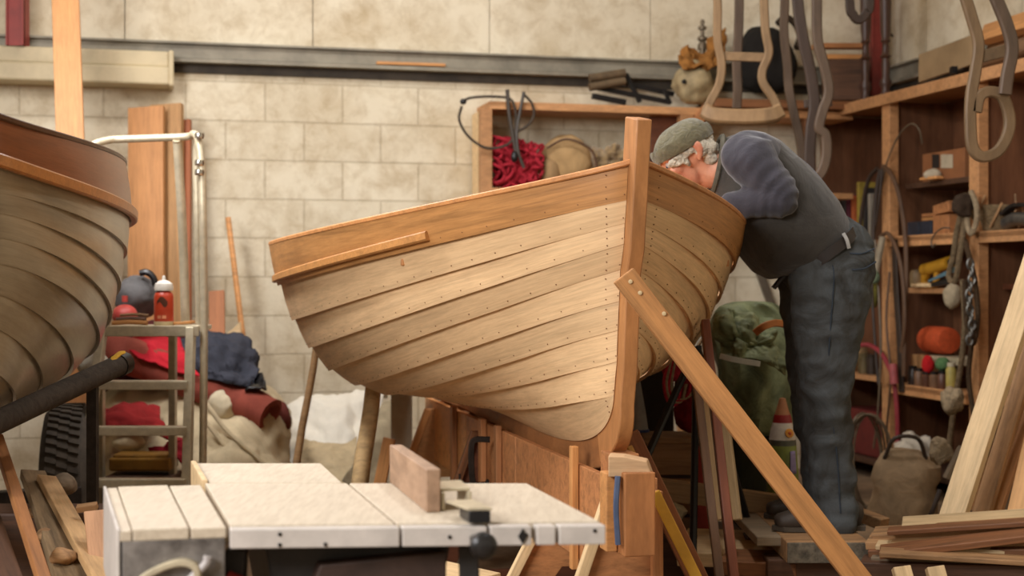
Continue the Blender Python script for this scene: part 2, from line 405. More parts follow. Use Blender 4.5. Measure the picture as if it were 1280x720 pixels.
def make_hull(H, root, mats, nails=True, thk=0.018, strip_sides=(-1,), ns=46):
    n = len(H.s0)
    for side in (-1, 1):
        for i in range(n - 1):
            m = MB(); rings = []; uo = (i * 2 + (side > 0)) * 3.37
            mat = mats['sheer'] if i == 0 else mats['plank']
            for k in range(ns + 1):
                t = k / ns; a, c = H.pt(i, t, side), H.pt(i + 1, t, side); nn = H.nrm(i, t, side); sx = H.loc(i, t)[0]
                tp = min(1.0, max(0.25, (sx - H.s0[i]) / 0.35)); lift = thk * tp
                up = (a - c); up = up.normalized() if up.length > 1e-6 else V((0, 0, 1))
                if i == n - 2: lift = 0.004
                top = a + up * (0.016 if i else 0.0)
                o1 = top + nn * (0.001 if i else lift * 0.4); o3 = c + nn * lift
                o2 = o1.lerp(o3, 0.5) + nn * 0.003
                th = 0.011
                rings.append((o1, o2, o3, o3 - nn * th, o1.lerp(o3, .5) - nn * (th - .003), o1 - nn * th, sx))
            vs = [[m.bm.verts.new(p) for p in r[:6]] for r in rings]
            vv = [0, 0.06, 0.12, 0.13, 0.19, 0.25]
            for k in range(ns):
                for q in range(6):
                    q2 = (q + 1) % 6; u0, u1 = rings[k][6] + uo, rings[k + 1][6] + uo
                    m.face([vs[k][q], vs[k][q2], vs[k + 1][q2], vs[k + 1][q]], [(u0, vv[q] + uo), (u0, vv[q2] + uo if q2 else 0.26 + uo), (u1, vv[q2] + uo if q2 else 0.26 + uo), (u1, vv[q] + uo)])
            m.face(vs[0]); m.face(vs[-1][::-1])
            bmesh.ops.recalc_face_normals(m.bm, faces=m.bm.faces[:])
            if nails and i < n - 2:
                m.mi = 1; last = -1.0
                for k in range(2, 300):
                    t = k / 300; sx = H.loc(i + 1, t)[0]
                    if sx - last < 0.075: continue
                    last = sx; nn = H.nrm(i, t, side); c = H.pt(i + 1, t, side); u = (H.pt(i, t, side) - c).normalized()
                    tp = min(1.0, max(0.25, (sx - H.s0[i]) / 0.35))
                    m.disc(c + u * 0.017 + nn * (thk * tp * 0.93), nn, 0.0019, 6, 0.0011)
            if nails:
                m.mi = 1
                for q in range(3):
                    v = (q + 0.5) / 3; t = 0.05; m.disc(H.mid(i, v, t, side) + H.nrm(i, t, side) * 0.0065, H.nrm(i, t, side), 0.0019, 6, 0.0011)
            m.build('strake', [mat, mats['nail']], root, True, angle=28, recalc=False)
        # capping on the sheer
        g = MB(); pts = [H.pt(0, k / 40, side) + V((0, 0, 0.004)) - H.port * side * 0.008 for k in range(41)]
        g.strip(pts, 0.034, 0.016); g.build('gunwale', mats['cap'], root)
        if side in strip_sides or not nails:
            r = MB(); pts = []
            for k in range(41):
                t = (0.33 + 0.67 * k / 40) if nails else k / 40; v = (0.72 + 0.16 * k / 40) if nails else 0.97
                nn = H.nrm(0, t, side); pts.append(H.mid(0, v, t, side) + nn * (thk * v + 0.006))
            r.strip(pts, 0.024, 0.03 if nails else 0.034); r.build('rubbing_strip', mats['strip'], root)
    # stem and keel follow the rabbet
    path = [(H.s0[0] - 0.022, H.Z[0][0] + 0.125)] + [(H.s0[i], H.Z[i][0]) for i in range(n - 2)]
    kk = []
    for k in range(0, 61):
        sx, b, z = H.loc(n - 1, k / 60); kk.append((sx, z))
    split = next(i for i, q in enumerate(kk) if q[0] > H.s0[-1] + 0.16)
    full = path + kk
    def normal(j):
        a, c = full[max(0, j - 1)], full[min(len(full) - 1, j + 1)]; dx, dz = c[0] - a[0], c[1] - a[1]; l = math.hypot(dx, dz) or 1
        return (dz / l, -dx / l)          # forward / down
    def timber(lo, hi, name, depth, half, mat):
        rings = []
        for j in range(lo, hi + 1):
            nx = normal(j); 
            nx = nx if (nx[0] < 0.2 or nx[1] < 0) else (-nx[0], -nx[1])
            s1, z1 = full[j]; dp = depth + (.030 * min(1, max(0, -nx[1] - .25) / .5) * max(0, 1 - max(0, s1 - .25) / .5) if name == 'stem' or s1 < .8 else 0)
            inn = (s1 - nx[0] * 0.05, z1 - nx[1] * 0.05); out = (s1 + nx[0] * dp, z1 + nx[1] * dp)
            rings.append([H.w(inn[0], -half, inn[1]), H.w(inn[0], half, inn[1]), H.w(out[0], half, out[1]), H.w(out[0], -half, out[1])])
        MB().loft(rings).build(name, mat, root, True, bevel=0.004, angle=50)
    timber(0, len(path) + split, 'stem', 0.058, 0.022, mats['stem'])
    timber(len(path) + split, len(full) - 1, 'keel', 0.07, 0.02, mats['keel'])
    # transom
    tr = [H.w(H.L - 0.012, H.loc(i, 1)[1] - 0.004, H.loc(i, 1)[2]) for i in range(n)]
    tl = [H.w(H.L - 0.012, -H.loc(i, 1)[1] + 0.004, H.loc(i, 1)[2]) for i in range(n)]
    mid = H.w(H.L - 0.012, 0, H.loc(0, 1)[2] + 0.05)
    MB().prism(tr + tl[::-1] + [mid], H.fwd * 0.028).build('transom', mats['stem'], root, False)
    # inside: thwarts and bent timbers
    for t in (0.42, 0.68, 0.9):
        a, b = H.mid(1, 0.2, t, -1), H.mid(1, 0.2, t, 1); d = (b - a) * 0.03
        plank('thwart', a + d, b - d, 0.2, 0.022, mats['stem'], face=(0, 0, 1), parent=root)
    for q in range(9):
        t = 0.2 + q * 0.085
        for side in (-1, 1):
            pts = [H.pt(i, t, side) - H.nrm(min(i, n - 2), t, side) * 0.02 for i in range(n - 1)]
            MB().strip(pts, 0.02, 0.012, hint=H.fwd).build('rib', mats['stem'], root)
larch = wood('larch_plank', (236, 199, 152), 0.6, 0.13, grain=(1.2, 16, 1), kind='UV', vary=0.07, dirt=0.2)
larch_sheer = wood('larch_sheer', (200, 144, 86), 0.5, 0.24, grain=(1.2, 16, 1), kind='UV', vary=0.05, dirt=0.3)
stem_wood = wood('stem_wood', (196, 136, 82), 0.55, 0.2, grain=(4, 4, 1), vary=0.05, dirt=0.35)
nailm = plain('copper_nail', (132, 92, 60), 0.6, 0.1, 0.1, 10, 0)
M1 = dict(plank=larch, sheer=larch_sheer, stem=stem_wood, keel=wood('keel_wood', (176, 116, 66), 0.6, 0.25, grain=(4, 2, 4)), cap=wood('cap_wood', (198, 138, 84), 0.5, 0.2), strip=wood('strip_wood', (198, 140, 80), 0.5, 0.2, vary=0.03), nail=nailm)
HB = Hull(0.339, 3.991, 0.235, 3.01, [-0.024, -0.009, 0.006, 0.015, 0.046, 0.056, 0.068, 0.076, 0.102, 0.105],
  [[0.269,0.974,1.066,0.656],[0.242,0.902,1.015,0.628],[0.209,0.837,0.962,0.568],[0.184,0.784,0.901,0.485],[0.161,0.719,0.815,0.394],[0.141,0.619,0.683,0.323],[0.119,0.5,0.513,0.257],[0.096,0.356,0.311,0.197],[0.1,0.209,0.089,0.171],[0.0,-0.099,-0.007,0.159]],
  [[1.525,1.429,1.257,1.39],[1.424,1.355,1.086,1.216],[1.36,1.293,0.933,1.067],[1.302,1.224,0.814,0.953],[1.231,1.165,0.744,0.833],[1.14,1.094,0.679,0.787],[1.057,1.017,0.658,0.744],[0.968,0.92,0.695,0.72],[0.869,0.82,0.688,0.706],[0.857,0.537,0.767,0.689]])
boat = thing('rowing_boat', 'pale unpainted clinker rowing boat on the trestles, bow towards the saw', 'boat', HB.w(1.5, 0, 0.64))
make_hull(HB, boat, M1)
HN = Hull(-1.325, 3.54, 0.472, 3.301, [-0.023,-0.010,0.005,0.02,0.036,0.05,0.066,0.08,0.1,0.105],
  [[0.14,0.762,0.855,0.561],[0.167,0.776,0.879,0.539],[0.193,0.748,0.85,0.498],[0.21,0.72,0.82,0.456],[0.227,0.682,0.768,0.41],[0.236,0.637,0.691,0.36],[0.201,0.536,0.564,0.302],[0.162,0.411,0.402,0.24],[0.125,0.285,0.232,0.176],[0.02,0.02,0.02,0.15]],
  [[1.611,1.558,1.641,1.603],[1.499,1.432,1.38,1.415],[1.421,1.415,1.192,1.249],[1.37,1.369,1.005,1.096],[1.307,1.316,0.851,0.966],[1.243,1.237,0.744,0.866],[1.171,1.127,0.667,0.79],[1.088,1.023,0.625,0.73],[0.978,0.914,0.596,0.678],[0.927,0.607,0.837,0.759]])
grey_hull = wood('grey_varnish', (150, 138, 114), 0.28, 0.14, grain=(1.0, 10, 1), kind='UV', vary=0.05, coat=0.35, dirt=0.4)
brown_sheer = wood('brown_varnish', (138, 78, 40), 0.35, 0.15, grain=(1.0, 12, 1), kind='UV', vary=0.04, coat=0.2)
M2 = dict(plank=grey_hull, sheer=brown_sheer, stem=brown_sheer, keel=brown_sheer, cap=wood('cap_dark', (96, 62, 38), 0.4, 0.2), strip=wood('strip_dark', (176, 116, 62), 0.35, 0.15), nail=nailm)
boat2 = thing('rowing_boat', 'grey varnished clinker boat with a brown top strake beside the stepladder', 'boat', HN.w(1.6, 0, 0.6))
make_hull(HN, boat2, M2, nails=False, thk=0.016)
# ---------------------------------------------------------------- table saw
ZT = 0.78
def onplane(x, y, z):
    Y = (CZ - z) * F / (y - HY); return P(x, y, Y)
A, Bq, Cq, Dq = onplane(286, 656, ZT), onplane(750, 651, ZT), onplane(255, 604, ZT), onplane(660, 604, ZT)
saw = thing('table_saw', 'dusty table saw with a pale sanded top, black crank knob and fence block', 'table saw', (A + Dq) / 2 * 1.0 - V((0, 0, ZT)))
sawtop = wood('saw_top', (206, 192, 170), 0.6, 0.05, grain=(12, 1.5, 12), vary=0.0, dirt=0.06)
dust_metal = plain('dusty_grey_metal', (170, 165, 158), 0.5, 0.3, 0.25, 9, 0.1)
rail_white = plain('rail_white', (206, 198, 190), 0.45, 0.1, 0.12, 16, 0.03)
dark_body = plain('dark_body', (50, 46, 44), 0.6, 0.2, 0.35, 10, 0.1)
U = (Bq - A).normalized(); W = ((Cq - A) + (Dq - Bq)).normalized(); DN = V((0, 0, -1)); UP = V((0, 0, 1))
def slab(q, z0, z1): return [V((p.x, p.y, z0)) for p in q] + [V((p.x, p.y, z1)) for p in q]
lenU = (Bq - A).length
def lerp(a, b, t): return a + (b - a) * t
# three boards of the top, split by joints
cuts = [0, 0.445, 1.0]
for t0, t1 in zip(cuts[:-1], cuts[1:]):
    m = MB(); g = 0.0025
    m.hexa(slab([lerp(A, Bq, t0) + U * g, lerp(A, Bq, t1) - U * g, lerp(Cq, Dq, t1) - U * g, lerp(Cq, Dq, t0) + U * g], ZT - 0.03, ZT)); m.build('tabletop', sawtop, saw, False, bevel=0.002)
# outfeed board behind
E1, E2, E3, E4 = onplane(262, 603, ZT), onplane(427, 603, ZT), onplane(401, 579, ZT), onplane(245, 579, ZT)
m = MB(); m.hexa(slab([E1, E2, E3, E4], ZT - 0.028, ZT)); m.build('outfeed_board', sawtop, saw, False, bevel=0.002)
m = MB(); m.hexa(slab([E4 - U * 0.012, E4, E1 - U * 0.004, E1 - U * 0.016], ZT - 0.05, ZT + 0.006)); m.build('edge_batten', pine, saw, False, bevel=0.002)
# left extension: boards with gaps
G1, G2, G3, G4 = onplane(150, 664, ZT), onplane(284, 659, ZT), onplane(252, 606, ZT), onplane(133, 610, ZT)
for t0, t1 in ((0, 0.11), (0.12, 0.64), (0.66, 0.99)):
    m = MB(); m.hexa(slab([lerp(G1, G2, t0), lerp(G1, G2, t1), lerp(G4, G3, t1), lerp(G4, G3, t0)], ZT - 0.018, ZT + (0.002 if t0 == 0.12 else 0))); m.build('wing_board', sawtop, saw, False, bevel=0.002)
m = MB(); m.hexa(slab([G1 - U * 0.006, G1, G4, G4 - U * 0.006], ZT - 0.16, ZT + 0.004)); m.build('side_panel', rail_white, saw, False, bevel=0.002)
m = MB(); m.hexa(slab([lerp(G1, G2, .02), lerp(G1, G2, .98), lerp(G1, G2, .98) + W * .012, lerp(G1, G2, .02) + W * .012], ZT - 0.16, ZT - 0.018))
m.build('front_plate', plain('worn_plate', (84, 78, 74), 0.5, 0.3, 0.3, 14, 0.1, c2=(150, 144, 138)), saw, False, bevel=0.002)
m = MB(); q = lerp(G1, G2, .42) - W * .004 + DN * .075
m.strip([q + U * -.06 + DN * .03, q + U * -.03, q + U * .02 + DN * -.02, q + U * .05 + DN * -.012, q + U * .055 + DN * .02], .02, .012, 6); m.build('bracket', alu, saw)
m = MB(); m.tube([q + U * -.085 + DN * .07, q + U * -.02 + DN * .06, q + U * .06 + DN * -.01, q + U * .07 + DN * -.03], .007, 8, 6); m.build('cable', plain('white_cable', (190, 184, 182), .5, 0, .1), saw)
m = MB(); m.tube([G1 - U * .03 + DN * .1, G1 + U * .012 + DN * .1], .007, 8); m.lathe(G1 - U * .035 + DN * .1, [(.012, 0), (.012, .008), (.003, .01)], U); m.build('bolt', iron, saw)
# front rail, front face towards the camera
fr = A - W * 0.012
rail = MB()
for t0, t1 in ((0, 0.447), (0.455, 0.68), (0.69, 0.80), (0.815, 0.865), (0.875, 1.0)):
    a, b = lerp(A, Bq, t0), lerp(A, Bq, t1)
    rail.hexa(slab([a - W * .03, b - W * .03, b - W * .003, a - W * .003], ZT - .036, ZT - .003))
rail.build('front_rail', rail_white, saw, False, bevel=0.002)
for t, d in ((0.13, -.012), (0.13, -.03), (.58, -.02), (.25, -.03), (.785, -.018), (.97, -.012)):
    m = MB(); c = lerp(A, Bq, t) - W * .031 + UP * d; m.disc(c, -W, .0035, 8, .001); m.build('screw', black_metal, saw)
c = lerp(A, Bq, .775) - W * .032 + UP * -.02       # diamond mark on the rail
m = MB(); m.prism([c + UP * .014, c + U * .008, c - UP * .014, c - U * .008], -W * .001); m.build('rail_mark', black_plastic, saw, False)
# fence: upright block across the table and its black clamp head
fb = onplane(487, 603, ZT); f1 = onplane(533, 641, ZT)
fd = (f1 - fb).normalized(); fx = V((fd.y, -fd.x, 0)); fx = fx if fx.x > 0 else -fx
m = MB(); hgt = 0.078
m.hexa(slab([f1, f1 + fx * .026, fb + fx * .026, fb], ZT + .0005, ZT + hgt)); fence = m.build('fence_block', wood('fence_block_wood', (188, 154, 126), 0.65, 0.25, grain=(10, 1.2, 10), dirt=0.5), saw, False, bevel=0.002)
m = MB(); h0 = f1 + fx * .03 + fd * .0
m.hexa(slab([h0 - fd * .02, h0 + fx * .055 - fd * .02, h0 + fx * .06 - fd * .12, h0 - fd * .12], ZT + .034, ZT + .04))
for t in (0, .05): m.hexa(slab([h0 + fx * t - fd * .01, h0 + fx * (t + .006) - fd * .01, h0 + fx * (t + .006) - fd * .11, h0 + fx * t - fd * .11], ZT + .001, ZT + .034))
m.build('fence_bracket', alu, saw, False, bevel=0.0015)
hd = lerp(A, Bq, .652) - W * .005
m = MB(); m.hexa(slab([hd - W * .02 - U * .012, hd + U * .026 - W * .02, hd + U * .026 + W * .05, hd - U * .012 + W * .05], ZT + .002, ZT + .024)); clampb = m.build('fence_head', black_plastic, saw, False, bevel=0.003)
m = MB(); m.hexa(slab([hd - W * .022 - U * .014, hd + U * .028 - W * .022, hd + U * .02 + W * .075, hd - U * .03 + W * .07], ZT + .024, ZT + .029)); m.build('fence_plate', alu, saw, False, bevel=0.001)
kc = P(597, 677, (hd - W * .06).y)
m = MB(); m.lathe(kc, [(.006, 0), (.006, .02), (.02, .024), (.0225, .032), (.0225, .046), (.017, .052), (.004, .054)], -W, 28); kn = m.build('knob', black_plastic, saw, True, angle=30)
m = MB(); m.lathe(kc - W * .0535, [(.016, 0), (.013, .002), (.004, .003)], -W, 24); m.build('knob_cap', plain('knob_face', (52, 50, 50), .25, .3, .1), kn)
m = MB(); m.tube([kc + W * .03, kc - W * .01], .007, 10); m.build('shaft', steel, saw)
# body and stand
ctr = (A + Bq + Cq + Dq) / 4
bd = MB(); bx0 = lerp(A, Cq, .2)
q = [lerp(A, Bq, .1) + W * .06, lerp(A, Bq, .62) + W * .06, lerp(Cq, Dq, .6) - W * .05, lerp(Cq, Dq, .1) - W * .05]
bd.hexa([V((p.x, p.y, ZT - .25)) for p in [q[0] + U * .04, q[1] - U * .04, q[2] - U * .04, q[3] + U * .04]] + [V((p.x, p.y, ZT - .031)) for p in q]); bd.build('body', dark_body, saw, False, bevel=.004)
m = MB(); m.lathe(lerp(A, Bq, .12) + W * .05 + DN * .115 - U * .12, [(.0, 0), (.04, .0), (.045, .012), (.045, .05), (.04, .06), (.0, .06)], -W, 28); m.build('motor', plain('motor_grey', (78, 74, 70), .5, .2), saw)
m = MB(); m.tube([lerp(A, Bq, .0) + W * .03 + DN * .095, lerp(A, Bq, .1) + W * .02 + DN * .12], .011, 10); m.build('handle', plain('red_grip', (150, 40, 34), .5), saw)
m = MB(); q0 = lerp(A, Bq, .2) + W * .02
m.hexa([q0 + DN * .16, q0 + U * .25 + DN * .16, q0 + U * .25 + W * .05 + DN * .16, q0 + W * .05 + DN * .16, q0 + U * .03 + DN * .075, q0 + U * .25 + DN * .055, q0 + U * .25 + W * .05 + DN * .055, q0 + U * .03 + W * .05 + DN * .075]); m.build('belt_guard', plain('rusty_guard', (70, 52, 44), .6, .3, .3), saw, False, bevel=.004)
for t in (0.03, .66):
    for e in (0.1, .9):
        p = lerp(lerp(A, Bq, t), lerp(Cq, Dq, t), e); g = (p - ctr) * .14
        m = MB(); m.bar(V((p.x, p.y, ZT - .05)), V((p.x + g.x, p.y + g.y, 0.012)), .035, .035); m.box((p.x + g.x, p.y + g.y, .006), (.05, .05, .012)); m.build('leg', dark_body, saw, False, bevel=.003)
for t in (0.12,):
    for e in (0.1, .9):
        p = lerp(lerp(G1, G2, t), lerp(G4, G3, t), e)
        m = MB(); m.bar(V((p.x, p.y, ZT - .02)), V((p.x, p.y, 0)), .03, .03); m.build('leg', dark_body, saw, False, bevel=.003)
# ---------------------------------------------------------------- strongback under the keel, with its trestles
def KP(sx, b, z): return HB.w(sx, b, z)
sb = thing('strongback', 'long orange-brown plank strongback on edge carrying the pale boat', 'boat stocks', KP(1.6, 0, 0))
def keel_z(sx):
    best = min((k / 200 for k in range(20, 200)), key=lambda t: abs(HB.loc(9, t)[0] - sx)); return HB.loc(9, best)[2] - 0.072
ztop = [(sx, keel_z(sx) - 0.004) for sx in [0.02 + 0.12 * k for k in range(25)]]
for side in (-1, 1):
    # side board: straight boards in three lengths with cleats over the joints
    for s0_, s1_, col in ((-0.02, 1.12, strong_wood), (1.125, 2.0, strong_wood), (2.005, 2.98, pine_orange)):
        m = MB(); zt = lambda s: 0.645 - 0.003 * s
        a = KP(s0_, side * .045, 0); c = KP(s1_, side * .045, 0); o = HB.port * side * .022
        m.hexa([V((a.x, a.y, .36)), V((c.x, c.y, .36)), V((c.x + o.x, c.y + o.y, .36)), V((a.x + o.x, a.y + o.y, .36)), V((a.x, a.y, zt(s0_))), V((c.x, c.y, zt(s1_))), V((c.x + o.x, c.y + o.y, zt(s1_))), V((a.x + o.x, a.y + o.y, zt(s0_)))])
        m.build('side_board', col, sb, False, bevel=.003)
    for sx, w_ in ((0.32, .03), (1.35, .045), (1.62, .06), (2.2, .05)):
        plank('cleat', KP(sx, side * .08, .33), KP(sx, side * .08, .66 if sx > .5 else .70), w_, .022, strong_wood if sx > .5 else pine_orange, face=HB.port * side, parent=sb)
# filling pieces that the keel sits on
for sx in (0.12, .8, 1.5, 2.2, 2.8):
    z = min(.64, keel_z(sx)); p = KP(sx, 0, 0)
    m = MB(); m.box((p.x, p.y, (0.40 + keel_z(sx) - .001) / 2), (.085, .1, keel_z(sx) - .001 - .40), Matrix.Rotation(HB.th, 3, 'Z')); m.build('keel_block', strong_wood, sb, False, bevel=.003)
# end block and the chock on top
R3 = Matrix.Rotation(HB.th, 3, 'Z')
def endpt(x, y): return P(x, y, 3.72)
p = P(797, 640, 3.72); zc = (P(0, 588, 3.72).z + P(0, 692, 3.72).z) / 2; hh = P(0, 588, 3.72).z - P(0, 692, 3.72).z
m = MB(); m.box((p.x - .008, p.y, zc), (.085, .09, hh), R3); m.build('end_block', wood('end_block_wood', (184, 122, 72), .6, .2, grain=(5, 5, 1), vary=.02), sb, False, bevel=.004)
m = MB(); m.box((p.x - .075, p.y + .02, zc), (.03, .06, hh * .94), R3); m.build('end_cheek', pine_orange, sb, False, bevel=.003)
blue = plain('blue_clamp', (84, 98, 128), .45, .1, .2, 14, .05)
m = MB(); m.strip([p + V((-.055, -.045, .1)), p + V((-.06, -.05, .02)), p + V((-.055, -.05, -.075))], .022, .014, 4); m.build('blue_strap', blue, sb)
q = P(788, 592, 3.72)
m = MB(); m.prism([q + V((-.06, -.03, -.005)), q + V((.055, -.03, -.005)), q + V((.04, -.03, .035)), q + V((-.02, -.03, .048)), q + V((-.06, -.03, .05))], V((.01, .07, 0))); m.build('chock', wood('pale_chock', (224, 184, 140), .6, .15), sb, False, bevel=.003)
# trestle frames: trapezoid plates with pale battens along their sloping edges
def trestle(sx, half_t, half_b, zt, zb=0.0, mat=strong_wood, edge=pine, rb=None):
    rb = rb or half_b
    c = KP(sx, 0, 0); t = HB.fwd * .022
    def q(b, z): w_ = KP(sx, b, z); return w_
    m = MB(); m.prism([q(-half_b, zb), q(-half_b + .09, zb), q(-half_t * .4, zb + .28), q(half_t * .4, zb + .28), q(rb - .09, zb), q(rb, zb), q(min(half_t, rb), zt), q(-half_t, zt)], t); m.build('trestle_plate', mat, sb, False, bevel=.002)
    for s_ in (-1, 1):
        plank('trestle_leg', q(-half_b - .005 if s_ < 0 else rb + .005, zb) + HB.fwd * .035, q(-half_t if s_ < 0 else min(half_t, rb), zt) + HB.fwd * .035, .03, .028, edge if s_ < 0 else mat, face=HB.fwd, parent=sb)
    plank('foot_rail', q(-half_b - .03, .03) + HB.fwd * .06, q(rb + .03, .03) + HB.fwd * .06, .05, .03, mat, face=HB.fwd, parent=sb)
trestle(-0.02, .085, .30, .615, rb=.05)
trestle(.62, .10, .34, .46, rb=.2)
trestle(1.75, .09, .30, .60, mat=red_wood, edge=brown_wood)
trestle(2.75, .10, .32, .60, mat=pine_orange, edge=pine_orange)
# G-clamp hanging on the side board
gc = thing('g_clamp', 'black G-clamp gripping the strongback side board', 'clamp', KP(1.42, -.11, .45))
m = MB(); y0 = P(596, 556, KP(1.42, 0, 0).y); q = KP(1.42, -.10, .60)
ax = -HB.port
m.strip([q + ax * -.005, q + ax * .05, q + ax * .065 + DN * .03, q + ax * .062 + DN * .14, q + ax * .045 + DN * .175, q + ax * -.002 + DN * .18], .022, .014, 5, hint=HB.fwd); m.build('frame', iron, gc)
m = MB(); m.tube([q + ax * .0 + DN * .165, q + ax * .11 + DN * .165], .007, 8); m.lathe(q + ax * .0 + DN * .165, [(.016, 0), (.016, .008), (.006, .012)], ax); m.build('screw', iron, gc)
m = MB(); m.tube([q + ax * .11 + DN * .125, q + ax * .11 + DN * .205], .004, 8); m.build('tommy_bar', iron, gc)
# grey upright at the far end
o = plank('upright', P(502, 484, 6.85), V((P(502, 484, 6.85).x, 6.85, 0)), .10, .05, plain('grey_upright_paint', (172, 158, 134), .6, .05, .15, 6, .05), face=(0, -1, 0))
tag(o, 'grey painted upright post at the stern end of the strongback', 'post')
o = plank('board', V((P(462, 535, 6.75).x, 6.75, 0)), P(487, 548, 6.75) , .06, .02, pine_orange, face=(-.3, -1, 0)); tag(o, 'small orange board leaning against the grey upright post', 'board')

# props that shore the hull
def prop(name, top, bot, w, t, mat, label, face=(0, -1, 0), rnd_=False):
    if rnd_:
        m = MB(); top = V(top); bot = V(bot); d = top - bot
        m.tube([bot + d * (k / 8) + V((math.sin(k * 1.3) * .004, 0, 0)) for k in range(9)], w / 2, 10, scale=lambda u: 1.05 - .15 * u); o = m.build(name, mat)
    else: o = plank(name, bot, top, w, t, mat, face=face)
    return tag(o, label, 'prop')
t4 = HB.pt(4, .97, -1)
def floor_under(x, y, Y):
    p = P(x, y, Y); return V((p.x, p.y, 0))
prop('prop', P(402, 390, HB.pt(2, .985, -1).y + .02), V((P(354, 620, 6.35).x, 6.35, 0)), .036, .03, wood('prop_wood', (170, 132, 86), .7, .25), 'thin straight stick propped under the corner of the pale boat stern', rnd_=True)
ph = HB.pt(5, .93, -1)
prop('prop', P(471, 446, 6.05), V((P(436, 640, 5.75).x, 5.75, 0)), .075, .06, wood('grey_prop', (196, 164, 116), .75, .35, grain=(1, 8, 8)), 'thick weathered prop under the bilge of the pale boat, in front of the white sheet', rnd_=True)
o = plank('brace', P(779, 344, 3.885), P(1180, 862, 3.9), .066, .03, pine_orange, face=(.1, -1, 0)); tag(o, 'long diagonal wooden brace nailed across the stem of the pale boat', 'brace')
for (x, y) in ((788, 352), (800, 366), (830, 392)):
    m = MB(); m.disc(P(x, y, 3.868), (0, -1, 0), .006, 8, .002); nl = m.build('filler_spot', plain('pale_filler', (222, 196, 150), .6)); nl.parent = o; nl.matrix_parent_inverse = o.matrix_basis.inverted()
# ---------------------------------------------------------------- the man leaning over the boat
YM = 5.0
def M_(x, y, dy=0.0): 
    p = P(x, y, YM); return V((p.x, p.y + dy, p.z))
def ring(c, d, a, b, n=20, hint=(0, 1, 0), e=2.3):
    """rounded cross-section: a = half width in depth (Y), b = half thickness in the plane of the body"""
    d = V(d).normalized(); u = V(hint) - d * V(hint).dot(d); u.normalize(); w = d.cross(u); r = []
    for k in range(n):
        t = 2 * PI * k / n; ct, st = math.cos(t), math.sin(t)
        r.append(V(c) + u * a * math.copysign(abs(ct) ** (2 / e), ct) + w * b * math.copysign(abs(st) ** (2 / e), st))
    return r
def limb(mb, pts, rad, n=20, sm=5, e=2.2, hint=(0, 1, 0)):
    """loft through points with (a, b) half sizes"""
    pts = [V(p) for p in pts]; R = [V((r[0], r[1], 0)) if hasattr(r, '__len__') else V((r, r, 0)) for r in rad]
    pp = smooth_path(pts, sm); rr = smooth_path(R, sm); rings = []
    for i, p in enumerate(pp):
        d = pp[min(i + 1, len(pp) - 1)] - pp[max(0, i - 1)]
        rings.append(ring(p, d, max(rr[i].x, .003), max(rr[i].y, .003), n, hint, e))
    # rounded ends
    def capring(r, k, off, d): c = sum(r, V()) / len(r); return [c + (q - c) * k + d * off for q in r]
    d0 = (pp[0] - pp[1]).normalized(); d1 = (pp[-1] - pp[-2]).normalized(); r0 = min(rr[0].x, rr[0].y); r1 = min(rr[-1].x, rr[-1].y)
    rings = [capring(rings[0], .35, r0 * .55, d0), capring(rings[0], .75, r0 * .35, d0)] + rings + [capring(rings[-1], .75, r1 * .35, d1), capring(rings[-1], .35, r1 * .55, d1)]
    mb.loft(rings); return mb
skin_m, nt, b = newmat('skin'); v = coords(nt, 'Object')
n1 = nz(nt, v, 14, 5, .6); n2 = nz(nt, v, 90, 3, .6)
col = ramp(nt, n1, [(.3, lin((190, 118, 92))), (.62, lin((222, 160, 128)))]); nt.links.new(col, b.inputs['Base Color']); b.inputs['Roughness'].default_value = .5
b.inputs['Subsurface Weight'].default_value = .15; b.inputs['Subsurface Radius'].default_value = (.02, .008, .004); b.inputs['Subsurface Scale'].default_value = .3; bump(nt, b, n2, .2, .002)
sweater = cloth('blue_sweater', (66, 64, 72), .2, 9, .35, sheen=.3)
vest_m = cloth('charcoal_vest', (62, 58, 53), .25, 8, .35, sheen=.3)
jeans_m = cloth('worn_jeans', (80, 84, 86), .3, 7, .5, c2=(54, 51, 46))
hat_m = cloth('knit_hat', (112, 106, 82), .25, 30, .6, sheen=.3)
hair_m = cloth('white_hair', (230, 220, 200), .25, 60, 1.0, c2=(160, 148, 128))
leather = plain('dark_leather', (40, 32, 28), .55, 0, .2, 20, .1)
HC = M_(857, 197); hf = V((-.86, -.10, -.50)).normalized(); hr = V((hf.y, -hf.x, 0)).normalized(); hu = hr.cross(hf); 
if hu.z < 0: hu = -hu
hl = hf.cross(hu) * -1
side = V((0, -1, 0)) - hf * V((0, -1, 0)).dot(hf); side -= hu * side.dot(hu); side.normalize()      # towards the camera: his left
def H_(f, u, s): return HC + hf * f + hu * u + side * s
body = MB()
# skull, jaw, nose, brow, lips
Rm = Matrix((hf, side, hu)).transposed()
body.ball(HC + hu * .018 - hf * .008, (.096, .075, .086), 4, rot=Rm)
body.ball(H_(.028, -.045, 0), (.066, .058, .075), 3, rot=Rm)
body.ball(H_(.052, -.095, 0), (.036, .036, .026), 3, rot=Rm)          # chin
limb(body, [H_(.088, .015, 0), H_(.108, -.015, 0), H_(.118, -.038, 0)], [(.010, .010), (.013, .012), (.016, .013)], 10, 3)   # nose
body.ball(H_(.098, -.040, .012), .011, 2); body.ball(H_(.098, -.040, -.012), .011, 2)
for s in (-1, 1):
    body.ball(H_(.072, .03, .032 * s), (.018, .03, .010), 2, rot=Rm)   # brow
    body.ball(H_(.058, -.02, .045 * s), (.028, .020, .022), 2, rot=Rm)  # cheek
    limb(body, [H_(-.012, .020, .076 * s), H_(-.030, .030, .090 * s), H_(-.036, .008, .092 * s), H_(-.020, -.026, .080 * s)], [(.006, .010), (.007, .014), (.007, .014), (.006, .010)], 8, 4)   # ear
